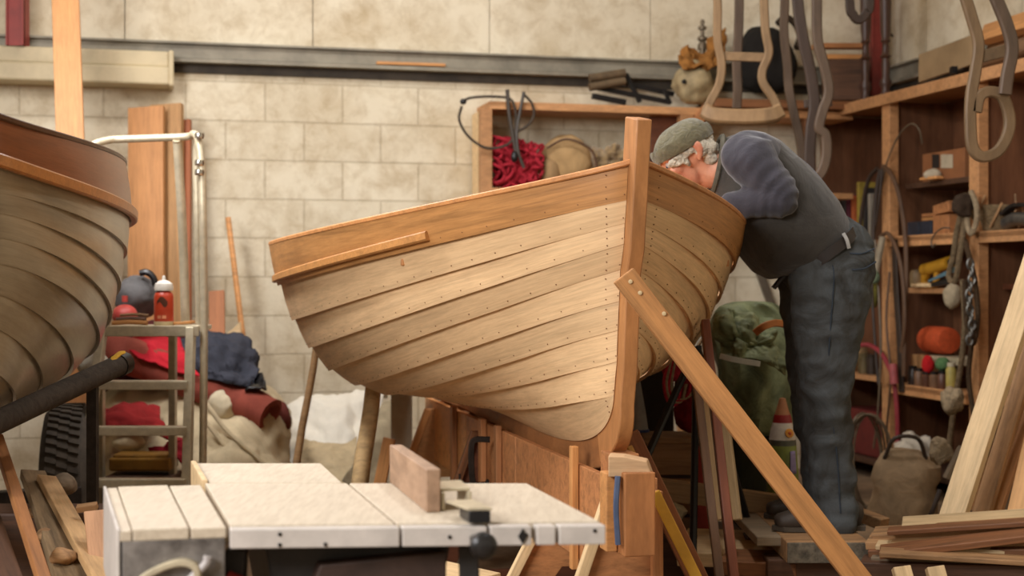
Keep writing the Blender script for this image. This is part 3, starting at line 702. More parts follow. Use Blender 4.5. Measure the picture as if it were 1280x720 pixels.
body.ball(H_(.084, -.068, 0), (.012, .024, .006), 2, rot=Rm); body.ball(H_(.082, -.079, 0), (.012, .022, .007), 2, rot=Rm)   # lips
SHc = M_(930, 205, .0)                   # between the shoulders
limb(body, [H_(-.03, -.02, 0), H_(-.045, -.075, 0), M_(905, 212), SHc], [(.058, .062), (.058, .062), (.066, .07), (.09, .09)], 16)
HIP = M_(1030, 318); BEL = M_(985, 268)
limb(body, [M_(925, 212), M_(955, 238), M_(985, 275), M_(1012, 305), M_(1033, 335)], [(.17, .10), (.17, .13), (.155, .15), (.15, .13), (.15, .12)], 20)
ARM = {}
for s, dy in ((1, -.19), (-1, .19)):                  # left arm nearer the camera
    sh = M_(924, 203, dy); el = M_(957, 252, dy * 1.25); wr = M_(896, 262, dy * .95) if s == 1 else M_(885, 258, dy * .9)
    hd_ = wr + V((-.085, .0, -.035)); ARM[s] = (sh, el, wr, hd_)
    limb(body, [M_(936, 205, dy * .6), sh, sh.lerp(el, .5), el, el.lerp(wr, .3), wr], [(.06, .06), (.055, .055), (.047, .05), (.042, .042), (.041, .042), (.027, .03)], 14)
    # palm, four fingers of different lengths and a thumb, curled over a plank
    limb(body, [wr, wr.lerp(hd_, .5), hd_], [(.03, .020), (.042, .016), (.042, .014)], 12, 4)
    fd_ = (hd_ - wr).normalized(); dn = V((0, 0, -1))
    for k, ln in enumerate((.068, .078, .072, .056)):
        o_ = hd_ + V((0, (k - 1.5) * .021, 0)); p1 = o_ + fd_ * ln * .45 + dn * .004; p2 = p1 + (fd_ * .6 + dn * .8) * ln * .36; p3 = p2 + (fd_ * .1 + dn) * ln * .3
        body.tube([o_ - fd_ * .015, o_, p1, p2, p3], .009, 8, 3, scale=lambda u: 1.05 - .3 * u)
    tb = wr.lerp(hd_, .3) + V((0, .032 * s, 0)); body.tube([tb, tb + V((-.02, .022 * s, -.012)), tb + V((-.045, .028 * s, -.03)), tb + V((-.062, .022 * s, -.045))], .0105, 8, 3, scale=lambda u: 1.05 - .3 * u)
LEG = {}
for s, dy, dx in ((1, -.10, 0), (-1, .11, 6)):
    hp, kn, an = M_(1030 + dx * .3, 335, dy), M_(1023 + dx, 490, dy * 1.1), M_(1036 + dx, 640, dy * 1.2)
    LEG[s] = (hp, kn, an)
    limb(body, [hp, hp.lerp(kn, .5), kn, kn.lerp(an, .35), an], [(.085, .10), (.075, .085), (.055, .06), (.055, .062), (.036, .042)], 16)
    limb(body, [an + V((.02, 0, -.005)), an + V((-.06, 0, -.012)), an + V((-.17, -.01, -.018))], [(.035, .03), (.042, .028), (.035, .02)], 12, 4)
man = body.build('person', skin_m, None, True, remesh=.006, smoothit=2)
tag(man, 'grey-haired person in knit hat, dark vest and jeans bending over the pale boat', 'person')
ROOTS['person'] = man.location.copy()
# eyes
for s in (-1, 1):
    m = MB(); m.ball(H_(.072, .008, .031 * s), .0125, 3); e_ = m.build('eye', plain('eye_white', (190, 180, 172), .2, 0, .05, 5, 0), man)
    m = MB(); m.ball(H_(.081, .005, .032 * s), .006, 2); m.build('iris', plain('iris_blue', (52, 62, 76), .2, 0, .1, 5, 0), e_)
# trousers
j = MB()
limb(j, [M_(1033, 300), M_(1031, 318), M_(1030, 345)], [(.185, .165), (.185, .155), (.18, .15)], 24, 4)
for s in (1, -1):
    hp, kn, an = LEG[s]
    limb(j, [hp + V((.0, 0, .05)), hp + V((.0, 0, -.06)), hp.lerp(kn, .5), kn, kn.lerp(an, .4), an.lerp(kn, .12), an + V((-.002, 0, -.022))],
         [(.10, .150), (.105, .146), (.105, .118), (.092, .092), (.086, .078), (.082, .074), (.084, .079)], 30, 12)
def rumple(mb, amp, fr, seed, zs=1.0):
    off = V((seed * 3.3, seed, seed * 2.1))
    for v_ in mb.bm.verts:
        q_ = V((v_.co.x, v_.co.y, v_.co.z * zs)); v_.co += V((noise.noise(q_ * fr + off), noise.noise(q_ * fr + off * 2), noise.noise(q_ * fr + off * 3) * .5)) * amp
rumple(j, .014, 11, 3, 1.8); rumple(j, .008, 26, 7, 1.5)
jn = j.build('jeans', jeans_m, man, True, remesh=.008, smoothit=2)
# seams and pocket on the near side
m = MB()
def onleg(x, y, dy): return M_(x, y, dy)
m.tube([M_(1046, 318, -.19), M_(1062, 318, -.185), M_(1079, 312, -.15)], .003, 6, 5); m.tube([M_(1048, 338, -.205), M_(1064, 336, -.195), M_(1081, 328, -.15)], .003, 6, 5)
m.tube([M_(1022, 322, -.19), M_(1026, 345, -.205), M_(1022, 400, -.21), M_(1020, 450, -.2), M_(1022, 500, -.195), M_(1030, 560, -.2), M_(1034, 630, -.205)], .0025, 6, 6)
m.build('seam', cloth('seam_thread', (58, 66, 76), .2, 20, .2), jn)
# sweater with sleeves
sw = MB()
limb(sw, [M_(914, 209), M_(924, 209), M_(945, 225), M_(975, 260), M_(1000, 285)], [(.10, .08), (.17, .105), (.20, .145), (.205, .175), (.19, .16)], 24, 5)
for s, dy in ((1, -.19), (-1, .19)):
    sh, el, wr, hd_ = ARM[s]
    limb(sw, [M_(945, 210, dy * .55), sh, sh.lerp(el, .55) + V((.01, 0, 0)), el + V((.008, 0, -.004)), el.lerp(wr, .25) + V((0, 0, -.004)), wr.lerp(el, .35), wr.lerp(el, .08)],
         [(.085, .105), (.080, .092), (.068, .072), (.060, .060), (.058, .058), (.050, .050), (.046, .046)], 30, 22)
for v_ in sw.bm.verts:      # wrinkles across the sleeve bend
    q_ = v_.co; v_.co += (q_ - M_(950, 235, -.20)).normalized() * .009 * (math.sin(V((q_.x - M_(974, 264).x, 0, q_.z - M_(974, 264).z)).length * 165 + 3.2 * noise.noise(q_ * 8)) * (0.55 + 0.9 * noise.noise(q_ * 6 + V((3, 3, 3))))) * max(0, 1 - ((q_ - M_(950, 235, -.2)).length / .24))
rumple(sw, .010, 12, 8)
sw.build('sweater', sweater, man, True, remesh=.007, smoothit=2)
# vest: open at the arms, round belly, high collar
vs_ = MB()
def vring(x0, y0, x1, y1, a, e=2.4):      # back edge point, belly edge point
    p0, p1 = M_(x0, y0), M_(x1, y1); c = (p0 + p1) / 2; b_ = (p1 - p0) / 2; r = []
    for k in range(32):
        t = 2 * PI * k / 32; ct, st = math.cos(t), math.sin(t)
        r.append(c + b_ * math.copysign(abs(ct) ** (2 / e), ct) + V((0, 1, 0)) * a * math.copysign(abs(st) ** (2 / e), st))
    return r
VR = [vring(902, 173, 889, 240, .085), vring(918, 168, 893, 252, .12), vring(934, 164, 900, 268, .165), vring(952, 166, 906, 285, .205), vring(972, 176, 918, 304, .222), vring(996, 196, 930, 326, .232), vring(1020, 222, 944, 341, .232), vring(1042, 250, 962, 349, .222), vring(1058, 276, 984, 346, .205), vring(1061, 290, 994, 340, .196)]
vs_.loft(VR)
rumple(vs_, .010, 9, 12)
vobj = vs_.build('vest', vest_m, man, True, remesh=.008, smoothit=3)
m = MB(); m.sweep([p for p in [r * 1.0 for r in vring(902, 172, 889, 242, .09)]] + [vring(902, 172, 889, 242, .09)[0]], [(.010 * math.cos(2 * PI * k / 8), .014 * math.sin(2 * PI * k / 8)) for k in range(8)]); m.build('collar', cloth('vest_trim', (96, 92, 80), .2, 12, .3), vobj)
# belt with its hanging end
bl = MB(); R0 = vring(1063, 287, 988, 342, .203)
cen = sum(R0, V()) / 32; ax_ = (M_(1030, 330) - M_(1012, 300)).normalized()
rg = []
for dz, k in ((-.018, 1.0), (-.018, 1.035), (.018, 1.035), (.018, 1.0)): rg.append([cen + (q - cen) * k + ax_ * dz for q in R0])
bl.loft(rg + [rg[0]], cap=False); belt = bl.build('belt', leather, man)
m = MB(); m.strip([M_(990, 338, -.06), M_(974, 346, -.075), M_(962, 360, -.075)], .012, .035, 5, hint=(0, 1, 0)); m.build('belt_end', leather, belt)
m = MB(); m.strip([M_(1037, 294, -.205), M_(1041, 302, -.21), M_(1044, 312, -.205)], .012, .006, 3, hint=(0, -1, 0)); m.build('belt_loop', plain('grey_loop', (170, 168, 164), .6), belt)
# shoes
for s in (1, -1):
    hp, kn, an = LEG[s]; b0 = V((an.x, an.y, 0)); zs = .345
    m = MB(); limb(m, [b0 + V((.07, 0, zs + .05)), b0 + V((.03, 0, zs + .055)), b0 + V((-.06, -.005, zs + .048)), b0 + V((-.15, -.012, zs + .036)), b0 + V((-.20, -.016, zs + .03))], [(.036, .045), (.044, .05), (.05, .044), (.05, .033), (.038, .025)], 18, 5, 2.6)
    sh_ = m.build('shoe', plain('dark_shoe', (62, 52, 44), .6, 0, .3, 14, .2), man)
    m = MB(); m.prism([b0 + V((x_, y_, zs)) for x_, y_ in ((.09, -.035), (.1, 0), (.09, .035), (.0, .045), (-.1, .05), (-.19, .04), (-.225, -.012), (-.19, -.055), (-.1, -.06), (0, -.045))], (0, 0, .016)); m.build('sole', rubber, sh_)
# beanie: crown with folded rim
ha = MB(); rings = []
for k in range(9):
    t = k / 8; r = math.cos(t * PI / 2 * .97); h = math.sin(t * PI / 2)
    rings.append([HC + hu * (.040 + .084 * h) - hf * (.012 + .02 * h) + hf * (.115 * r * math.cos(q)) + side * (.09 * r * math.sin(q)) for q in [2 * PI * i / 28 for i in range(28)]])
ha.loft(rings); rumple(ha, .012, 16, 4); hat = ha.build('hat', hat_m, man, True, smoothit=1, subsurf=1)
m = MB(); ptsr = [HC + hu * (.050) - hf * .012 + hf * (.113 * math.cos(q)) + side * (.093 * math.sin(q)) for q in [2 * PI * i / 36 for i in range(37)]]
m.sweep(ptsr, [(.007 * math.cos(2 * PI * k / 10), .024 * math.sin(2 * PI * k / 10)) for k in range(10)], hint=hu); m.build('hat_rim', hat_m, hat)
# hair below the hat
hm = MB(); hc_ = HC - hf * .02
for sg in (1, -1):
    limb(hm, [H_(.075, .012, .058 * sg), H_(.05, .008, .073 * sg), H_(.015, .014, .079 * sg), H_(-.03, .018, .079 * sg), H_(-.065, .012, .066 * sg), H_(-.095, .004, .03 * sg)], [(.012, .014), (.012, .018), (.009, .014), (.012, .02), (.018, .03), (.02, .034)], 14, 6)
    limb(hm, [H_(.03, .005, .077 * sg), H_(.022, -.028, .076 * sg)], [(.008, .014), (.005, .008)], 10, 4)
rumple(hm, .012, 38, 5)
for (f_, u_, s_, r_) in ((-.045, .004, .074, (.03, .02, .03)), (-.07, -.01, .056, (.032, .03, .034)), (-.09, -.02, .02, (.028, .035, .036)), (-.062, -.04, .058, (.024, .022, .026)), (-.085, -.052, .02, (.024, .032, .03))):
    for sg in (1, -1): hm.ball(H_(f_, u_, s_ * sg), r_, 3, .006, 60, f_ * 100 + sg, rot=Rm)
hm.build('hair', hair_m, man, True, remesh=.004, smoothit=4)
# ---------------------------------------------------------------- left side: trailer, ladder, cloth heap, timber
def flo(p): return V((p.x, p.y, 0))
# boat trailer under the grey boat (keeps it up) with its tyre
tl = thing('boat_trailer', 'dark steel trailer under the grey boat, its tyre by the ladder foot', 'trailer', HN.w(1.8, 0, 0))
m = MB(); a, c = HN.w(.2, 0, .50), HN.w(3.1, 0, .50); m.bar(a, c, .08, .09); m.build('spine', iron, tl, False, bevel=.005)
m = MB(); a, c = HN.w(2.1, -.66, .34), HN.w(2.1, .62, .34); m.bar(a, c, .07, .07); m.bar(HN.w(2.1, 0, .34), HN.w(2.1, 0, .5), .06, .06); m.build('axle', iron, tl, False, bevel=.004)
for sx in (.6, 1.5, 2.6):
    z = min((HN.loc(8, k / 60) for k in range(60)), key=lambda q: abs(q[0] - sx))[2]
    m = MB(); c = HN.w(sx, 0, 0); m.bar(V((c.x, c.y, .5)), V((c.x, c.y, z - .05)), .07, .07); m.box((c.x, c.y, z - .05), (.16, .1, .05), Matrix.Rotation(HN.th, 3, 'Z')); m.build('keel_rest', rubber, tl, False, bevel=.004)
m = MB(); c = HN.w(.25, 0, 0); m.bar(V((c.x, c.y, 0)), V((c.x, c.y, .5)), .05, .05); m.lathe(V((c.x, c.y, 0)), [(.07, 0), (.07, .015), (.03, .03)]); m.build('jockey_leg', iron, tl)
def tyre(c, ax, R, W_):
    m = MB(); n = 64; prof = [(-.5, .62), (-.52, .8), (-.48, .93), (-.36, .985), (-.12, 1), (.12, 1), (.36, .985), (.48, .93), (.52, .8), (.5, .62)]; rings = []
    ax = V(ax).normalized(); a, b = frame_of(ax, V((0, 0, 1)))
    for k in range(n):
        t = 2 * PI * k / n; rings.append([c + ax * u * W_ + (a * math.cos(t) + b * math.sin(t)) * r * R for u, r in prof])
    m.loft(rings + [rings[0]], cap=False, closed=True)
    for k in range(52):
        t = 2 * PI * k / 52
        for row, u0 in enumerate((-.36, -.13, .1)):
            tt = t + (row % 2) * .06; rr = R * 1.004; q = lambda u, s: c + ax * (u0 + u) * W_ + (a * math.cos(tt + s) + b * math.sin(tt + s)) * rr
            rad = lambda p: p + (p - c - ax * (p - c).dot(ax)).normalized() * .011
            base = [q(0, 0), q(.22, .035), q(.22, .095), q(0, .06)]; m.hexa([p - (p - c).normalized() * .004 for p in base] + [rad(p) for p in base])
    return m
tc = V((P(84, 0, 5.95).x, 5.98, .335)); ty = tyre(tc, (1, .22, 0), .335, .19).build('tyre', rubber, tl, True, angle=30)
m = MB(); m.lathe(tc - V((.075, .0, 0)), [(0, 0), (.08, 0), (.15, .02), (.2, .03), (.205, .12), (.15, .13), (0, .13)], (1, .22, 0), 28); m.build('hub', steel, ty)
tc2 = HN.w(2.1, -.78, .335); ty2 = tyre(tc2, HN.port, .335, .17).build('tyre', rubber, tl, True, angle=30)
# padded dark pole with yellow tape
pp = thing('padded_pole', 'dark padded pole with yellow tape at its end, poking out under the grey boat', 'pole', P(60, 500, 4.2))
p0, p1 = P(-40, 545, 3.75), P(152, 455, 4.55); d = p1 - p0
m = MB(); m.tube([p0, p0 + d * .5, p1], .034, 14); m.build('sleeve', cloth('pole_sleeve', (70, 62, 54), .25, 20, .3), pp)
m = MB(); m.tube([p1 - d * .03, p1 + d * .02], .038, 14); m.tube([p1 - d * .03, p1 + d * .01], .033, 14); m.build('end_cap', black_plastic, pp)
m = MB()
m.tube([p1 - d * .05 + V((0, -.02, .034)), p1 - d * .01 + V((.0, -.038, .0)), p1 + d * .005 + V((0, -.03, -.03))], .009, 6, 4); m.tube([p1 - d * .06 + V((0, -.03, .02)), p1 + V((0, -.03, .032)), p1 + d * .03 + V((0, -.02, .03))], .009, 6, 4)
m.build('yellow_tape', plain('yellow_tape', (216, 168, 44), .5), pp)
m = MB(); q = P(20, 545, 3.98); m.bar(P(-60, 560, 3.7) + V((0, .1, -.03)), flo(P(-60, 560, 3.9)), .05, .05); o = m.build('stand_foot', iron, pp)
m = MB(); q = p0 + d * .78; m.bar(q - V((0, 0, .03)), flo(q), .03, .03); m.build('stand_foot', iron, pp)
# aluminium ladder with platform and hoop rail
LY = 6.0
lad = thing('stepladder', 'aluminium platform stepladder with hoop handrail standing by the block wall', 'stepladder', flo(P(185, 600, LY)))
def L_(x, y, dy=0.0):
    p = P(x, y, LY); return V((p.x, p.y + dy, p.z))
zg = 1.2
for (x0, y0, x1, y1) in ((130, 410, 111, 706), (240, 410, 247, 706)):
    a, c = L_(x0, y0, -.02), L_(x1, y1, -.24); c.z = 0.0; m = MB(); m.bar(a, c, .034, .055, hint=(0, 1, 0)); m.build('stile', alu, lad, False, bevel=.003)
m = MB()
for k, (y, dy) in enumerate(((478, -.08), (533, -.125), (595, -.17), (655, -.21))):
    u = (y - 410) / 296; xa, xb = 130 - 19 * u, 240 + 7 * u
    m = MB(); a, c = L_(xa, y, dy), L_(xb, y, dy); m.bar(a, c, .06, .028, hint=(0, 0, 1)); m.box((a + c) / 2 + V((0, -.028, -.006)), ((c - a).length, .006, .034)); m.build('rung', alu, lad, False, bevel=.003)
a, c = L_(128, 411), L_(248, 411); m = MB(); m.box((a + c) / 2 + V((0, .12, 0)), ((c - a).length, .30, .02)); m.box((a + c) / 2 + V((0, -.035, -.008)), ((c - a).length + .02, .02, .045)); m.build('platform', alu, lad, False, bevel=.003)
for x0 in (126, 216):
    a = P(x0, 412, LY + .24); a.z = L_(0, 412).z; b_ = P(x0, 412, LY + .62); b_.z = 0; m = MB(); m.bar(a, b_, .03, .045, hint=(0, 1, 0)); m.build('rear_leg', alu, lad, False, bevel=.003)
a, b_ = P(126, 600, LY + .5), P(216, 600, LY + .5); m = MB(); m.bar(a, b_, .02, .03); m.build('rear_brace', alu, lad, False, bevel=.002)
# hoop: right post, over the top, down on the left
m = MB(); tub = [L_(258, 706, -.10)]; tub[0].z = 0.0
tub += [L_(257, 560, -.05), L_(255, 400, .0), L_(253, 230, .0), L_(251, 196, .0), L_(246, 172, .02), L_(238, 166, .05), L_(225, 168, .1), L_(145, 171, .1), L_(128, 173, .08), L_(112, 180, .05), L_(103, 196, .03), L_(101, 240, .02), L_(112, 400, .0), L_(114, 411, .0)]
m.tube(tub, .0165, 12, 5); m.build('handrail', alu, lad)
m = MB(); m.tube([L_(246, 405, .05), L_(244, 300, .05), L_(243, 200, .04), L_(247, 176, .02)], .0165, 12, 5); m.build('handrail_brace', alu, lad)
m = MB(); m.tube([L_(217, 412, .22), L_(215, 300, .2), L_(214, 185, .12), L_(214, 171, .1)], .02, 12, 4); m.build('rear_post', alu, lad)
for y in (166, 200, 212):
    m = MB(); q = L_(250, y + 4, -.012); m.lathe(q, [(.019, -.012), (.021, 0), (.019, .012)], (0.05, 0, 1), 12); m.build('clamp_ring', chrome, lad)
# bottle on the platform
pt = L_(199, 405, .08); pt.z = L_(0, 411).z + .0105
bt = thing('glue_bottle', 'red glue bottle with a white cap standing on the ladder platform', 'bottle', pt)
m = MB(); m.lathe(pt, [(.0, 0), (.038, 0), (.041, .005), (.041, .125), (.036, .14), (.022, .150), (.022, .155)], n=28); bb = m.build('bottle_body', plain('glue_red', (186, 62, 34), .4, 0, .06), bt)
m = MB(); m.lathe(pt + V((0, 0, .150)), [(.024, 0), (.038, .0), (.040, .012), (.036, .03), (.02, .042), (.008, .045), (.006, .062), (.002, .064)], n=24); m.build('cap', plain('white_cap', (232, 226, 214), .4), bt)
m = MB()
for z_, h_ in ((.09, .035),):
    for k in range(7):
        a = -PI / 2 - .5 + k * .16; a2 = a + .16
        q = lambda t, z: pt + V((.0416 * math.cos(t), .0416 * math.sin(t), z))
        m.face([m.bm.verts.new(p) for p in (q(a, z_ + .012 * math.sin(k * .9)), q(a2, z_ + .012 * math.sin((k + 1) * .9)), q(a2, z_ + h_ * (.5 + .5 * math.sin(k * .5 + .3))), q(a, z_ + h_ * (.5 + .5 * math.sin(k * .5))))])
m.build('label_mark', plain('dark_emblem', (88, 44, 22), .5), bb, recalc=False)
m = MB()
for k, w_ in enumerate((.2, .12, .22, .16)):
    a = -PI / 2 - .42 + k * .24; q = lambda t, z: pt + V((.0416 * math.cos(t), .0416 * math.sin(t), z)); m.face([m.bm.verts.new(p) for p in (q(a, .03), q(a + w_, .032), q(a + w_, .046), q(a, .044))])
m.build('lettering', plain('pale_letter', (226, 150, 110), .5), bb, recalc=False)
m = MB(); m.lathe(pt + V((0, 0, -.0)), [(.0415, .001), (.0417, .002), (.0417, .018), (.0415, .019)], n=28); m.build('base_band', plain('beige_band', (190, 170, 130), .5), bb)
# tools on the platform
zp = L_(0, 411).z + .0105
def small(name, label, cat, build_, mat, **k):
    m = MB(); build_(m); return tag(m.build(name, mat, None, **k), label, cat)
def Lz(x, dy, z): p = P(x, 400, LY + dy); return V((p.x, p.y, zp + z))
th = wood('tool_handle', (170, 116, 60), .5, .3)
for k, (x0, x1, z, dy, mt, lb) in enumerate(((140, 184, .012, .05, th, 'brown wooden tool handle lying lowest on the ladder platform'), (145, 182, .026, .06, dark_wood, 'dark flat tool lying across the brown handle on the platform'), (150, 186, .044, .09, pine_worn, 'thin stirring stick topmost of the tools left of the red bottle'))):
    m = MB(); m.tube([Lz(x0, dy, z), Lz((x0 + x1) / 2, dy + .01, z + .004), Lz(x1, dy, z)], .010 if k != 2 else .006, 8, 4); tag(m.build('hand_tool', mt), lb, 'tool')
m = MB(); m.strip([Lz(214, .1, .008), Lz(228, .06, .012), Lz(242, .1, .016)], .02, .012, 4); tag(m.build('wood_scrap', pine_orange), 'curled wood scrap on the platform, between bottle and ladder post', 'wood scrap')
# leaning timber
o = XL('leaning_plank', (80, -60, 7.35), (106, 700, 6.65), 34, .05, wood('bright_pine', (198, 142, 88), .55, .15), 'tall pale plank leaning above the grey boat, rising out of sight', 'plank', face=(.2, -1, .2))
o.location.z = max(o.location.z, 0)
def lean(name, x0, x1, ytop, Y0, t, mat, label, ybot=None, tw=.05, xo=0):
    a = P((x0 + x1) / 2, ytop, Y0); c = P((x0 + x1) / 2 + xo, ytop, Y0 - .3); c.z = .01
    return plank(name, c, a, (x1 - x0) / F * Y0, t, mat, face=(-.15, -1, .1), label=label, cat='board')
lean('leaning_board', 160, 206, 134, 7.78, .03, wood('orange_board', (208, 148, 92), .55, .15), 'broad orange board leaning on the block wall behind the stepladder')
lean('leaning_board', 188, 229, 131, 7.86, .045, wood('olive_board', (176, 134, 86), .6, .2), 'duller brown board leaning just behind the broad orange board')
lean('leaning_board', 226, 239, 150, 7.9, .03, wood('rust_board', (170, 98, 56), .6, .2), 'narrow rust-brown board between the ladder post and handrail')
q0 = P(285, 272, 7.97); q1 = P(300, 420, 7.86); q1 = q0 + (q1 - q0) * 2.9; q1.z = max(0, q1.z)
m = MB(); m.tube([q1 + (q0 - q1) * k / 8 for k in range(9)], .016, 8); tag(m.build('stick', pine_orange), 'thin stick leaning upright against the bare block wall', 'stick')
o = plank('offcut', P(272, 470, 7.7), P(271, 364, 7.9), .085, .025, wood('rust_offcut', (186, 120, 74), .6, .2), face=(0, -1, .2)); tag(o, 'short rust-orange offcut standing right of the ladder rail', 'offcut')
m = MB(); m.prism([P(266, 428, 7.75), P(290, 412, 7.75), P(300, 402, 7.75), P(302, 436, 7.75), P(280, 438, 7.75)], V((0, .03, 0))); tag(m.build('offcut', pine, None, False, bevel=.003), 'pale pointed wood offcut at the foot of the thin leaning stick', 'offcut')
# ---- heap of sailcloth
canvas_c = cloth('cream_canvas', (214, 196, 160), .15, 5, .4); red_c = cloth('red_canvas', (158, 44, 44), .25, 6, .5); maroon_c = cloth('maroon_cover', (150, 76, 62), .2, 7, .3)
HY0 = 7.0
m = MB()
xs_ = (124, 150, 190, 240, 290, 335, 356)
def crow(ys, Ys): return [P(x, y, Y) for x, y, Y in zip(xs_, ys, Ys)]
m.patch([crow([680] * 7, [6.55] * 7), crow([600, 600, 600, 598, 590, 590, 620], [6.7, 6.66, 6.62, 6.6, 6.62, 6.68, 6.8]), crow([560, 556, 552, 548, 548, 552, 590], [6.9, 6.86, 6.8, 6.76, 6.76, 6.8, 6.92]), crow([520, 516, 512, 508, 516, 512, 545], [7.06, 7.0, 6.96, 6.92, 6.9, 6.92, 7.02]), crow([490, 488, 486, 490, 512, 494, 520], [7.2, 7.16, 7.12, 7.06, 7.08, 7.08, 7.12]), crow([476, 474, 476, 484, 505, 500, 520], [7.32, 7.32, 7.32, 7.32, 7.32, 7.3, 7.3]), crow([560] * 7, [7.42] * 7)], 64, 54, .035, 5, 2, .06)
heap = m.build('canvas_heap', canvas_c, solid=.006); tag(heap, 'heap of cream canvas folds on the floor behind the stepladder', 'canvas')
for k, pts in enumerate(([(258, 505), (285, 540), (322, 572), (345, 600)], [(252, 520), (280, 556), (312, 588)])):
    m = MB(); m.tube([P(x, y, 6.72 - .02 * i) for i, (x, y) in enumerate(pts)], .012, 8, 6); tag(m.build('canvas_hem', canvas_c, heap), None)
m = MB(); m.ball(P(278, 505, 6.9), (.085, .10, .085), 4, .03, 6, 3); tag(m.build('canvas_bundle', cloth('pale_canvas', (222, 208, 176), .12, 5, .4)), 'rounded cream canvas bundle beside the ladder rail, under the maroon roll', 'canvas')
def clothroll(pts, r, mat, name, label, cat, seed=1):
    m = MB(); pp_ = smooth_path(pts, 10); rings = []
    for i, p in enumerate(pp_):
        d = pp_[min(i + 1, len(pp_) - 1)] - pp_[max(i - 1, 0)]; a, b = frame_of(d); rr = r * (1 + .1 * noise.noise(V((i * .25, seed, 0)))) * (0.75 if i == 0 else 1)
        rings.append([p + (a * math.cos(t) + b * math.sin(t)) * rr * (1 + .06 * math.sin(t * 3 + i * .12 + seed)) for t in [2 * PI * k / 20 for k in range(20)]])
    d = (pp_[-1] - pp_[-2]).normalized(); c = pp_[-1]
    rings += [[c + (q - c) * .75 + d * r * .05 for q in rings[-1]], [c + (q - c) * .45 - d * r * .35 for q in rings[-1]]]
    m.loft(rings); return tag(m.build(name, mat), label, cat)
clothroll([P(118, 432, 6.95), P(170, 448, 6.95), P(240, 478, 6.95), P(300, 502, 6.92), P(338, 520, 6.86)], .088, maroon_c, 'rolled_cover', 'long maroon cloth roll slanting down across the sail heap', 'cloth roll')
m = MB(); m.ball(P(350, 520, 6.9) + V((-.02, .1, -.02)), (.06, .07, .09), 3, .02, 8, 5); tag(m.build('cloth_end', cloth('maroon_dark', (112, 56, 48), .2, 6, .3)), 'dark maroon cloth end hanging past the tip of the maroon roll', 'cloth')
m = MB(); m.patch([[P(138, 424, 7.1), P(180, 416, 7.1), P(225, 420, 7.1)], [P(140, 432, 6.95), P(185, 428, 6.93), P(235, 446, 6.93)], [P(175, 446, 6.84), P(205, 456, 6.84), P(250, 470, 6.83)]], 26, 26, .02, 9, 4, .03)
tag(m.build('red_cloth', cloth('bright_red_cloth', (196, 40, 52), .2, 7, .5), solid=.006), 'bright red cloth spread above the maroon roll, under the ladder platform', 'cloth')
m = MB(); m.patch([[P(218, 420, 7.25), P(260, 412, 7.3), P(300, 424, 7.3), P(316, 440, 7.3)], [P(222, 436, 7.05), P(262, 430, 7.02), P(305, 440, 7.05), P(326, 455, 7.1)], [P(238, 455, 6.93), P(270, 462, 6.85), P(300, 470, 6.9), P(322, 466, 6.95)], [P(255, 470, 6.86), P(280, 478, 6.84), P(305, 484, 6.88), P(318, 486, 6.92)]], 34, 34, .035, 9, 8, .05)
tag(m.build('jacket', cloth('navy_jacket', (66, 68, 78), .3, 7, .6), solid=.012), 'crumpled dark blue jacket lying on the right of the sail heap', 'jacket')
m = MB(); m.patch([[P(305, 474, 7.0), P(320, 470, 7.0), P(328, 466, 7.0)], [P(306, 486, 6.84), P(322, 484, 6.84), P(334, 484, 6.86)]], 12, 12, .02, 12, 3, .04); tag(m.build('rag', black_plastic, solid=.01), 'small black rag at the edge of the blue jacket', 'rag')
m = MB(); m.patch([[P(112, 505, 6.95), P(160, 500, 6.9), P(200, 505, 6.85)], [P(112, 524, 6.72), P(165, 512, 6.62), P(205, 526, 6.6), ], [P(112, 545, 6.62), P(165, 538, 6.55), P(225, 548, 6.5)]], 26, 26, .03, 7, 14, .05)
tag(m.build('red_cloth', red_c, solid=.008), 'dull red cloth fold seen between the upper ladder rungs', 'cloth')
m = MB(); m.patch([[P(185, 560, 6.62), P(215, 546, 6.6), P(236, 548, 6.56)], [P(190, 575, 6.55), P(215, 570, 6.5), P(238, 585, 6.5)]], 18, 18, .03, 9, 24, .04); tag(m.build('red_cloth', cloth('crimson_cloth', (150, 34, 44), .25, 7, .5), solid=.008), 'crimson cloth scrap seen between the lower ladder rungs', 'cloth')
m = MB(); q = P(180, 578, 6.5); m.box(q, (.28, .16, .06)); m.box(q + V((0, 0, .035)), (.25, .14, .02)); yb = m.build('tool_case', plain('ochre_case', (150, 106, 34), .5, 0, .25), None, False, bevel=.012); tag(yb, 'ochre yellow case behind the lowest visible ladder rung', 'case')
m = MB(); m.box(V((q.x, q.y, q.z - .2)), (.3, .2, .3)); m.box(V((q.x, q.y, .012)), (.34, .24, .024)); tag(m.build('crate', dark_wood, None, False, bevel=.006), 'dark wooden crate under the ochre case behind the ladder', 'crate')
m = MB(); m.ball(P(160, 553, 6.62), (.07, .06, .035), 3, .02, 9, 2); tag(m.build('canvas_scrap', canvas_c), 'small cream canvas scrap above the ochre case', 'canvas')
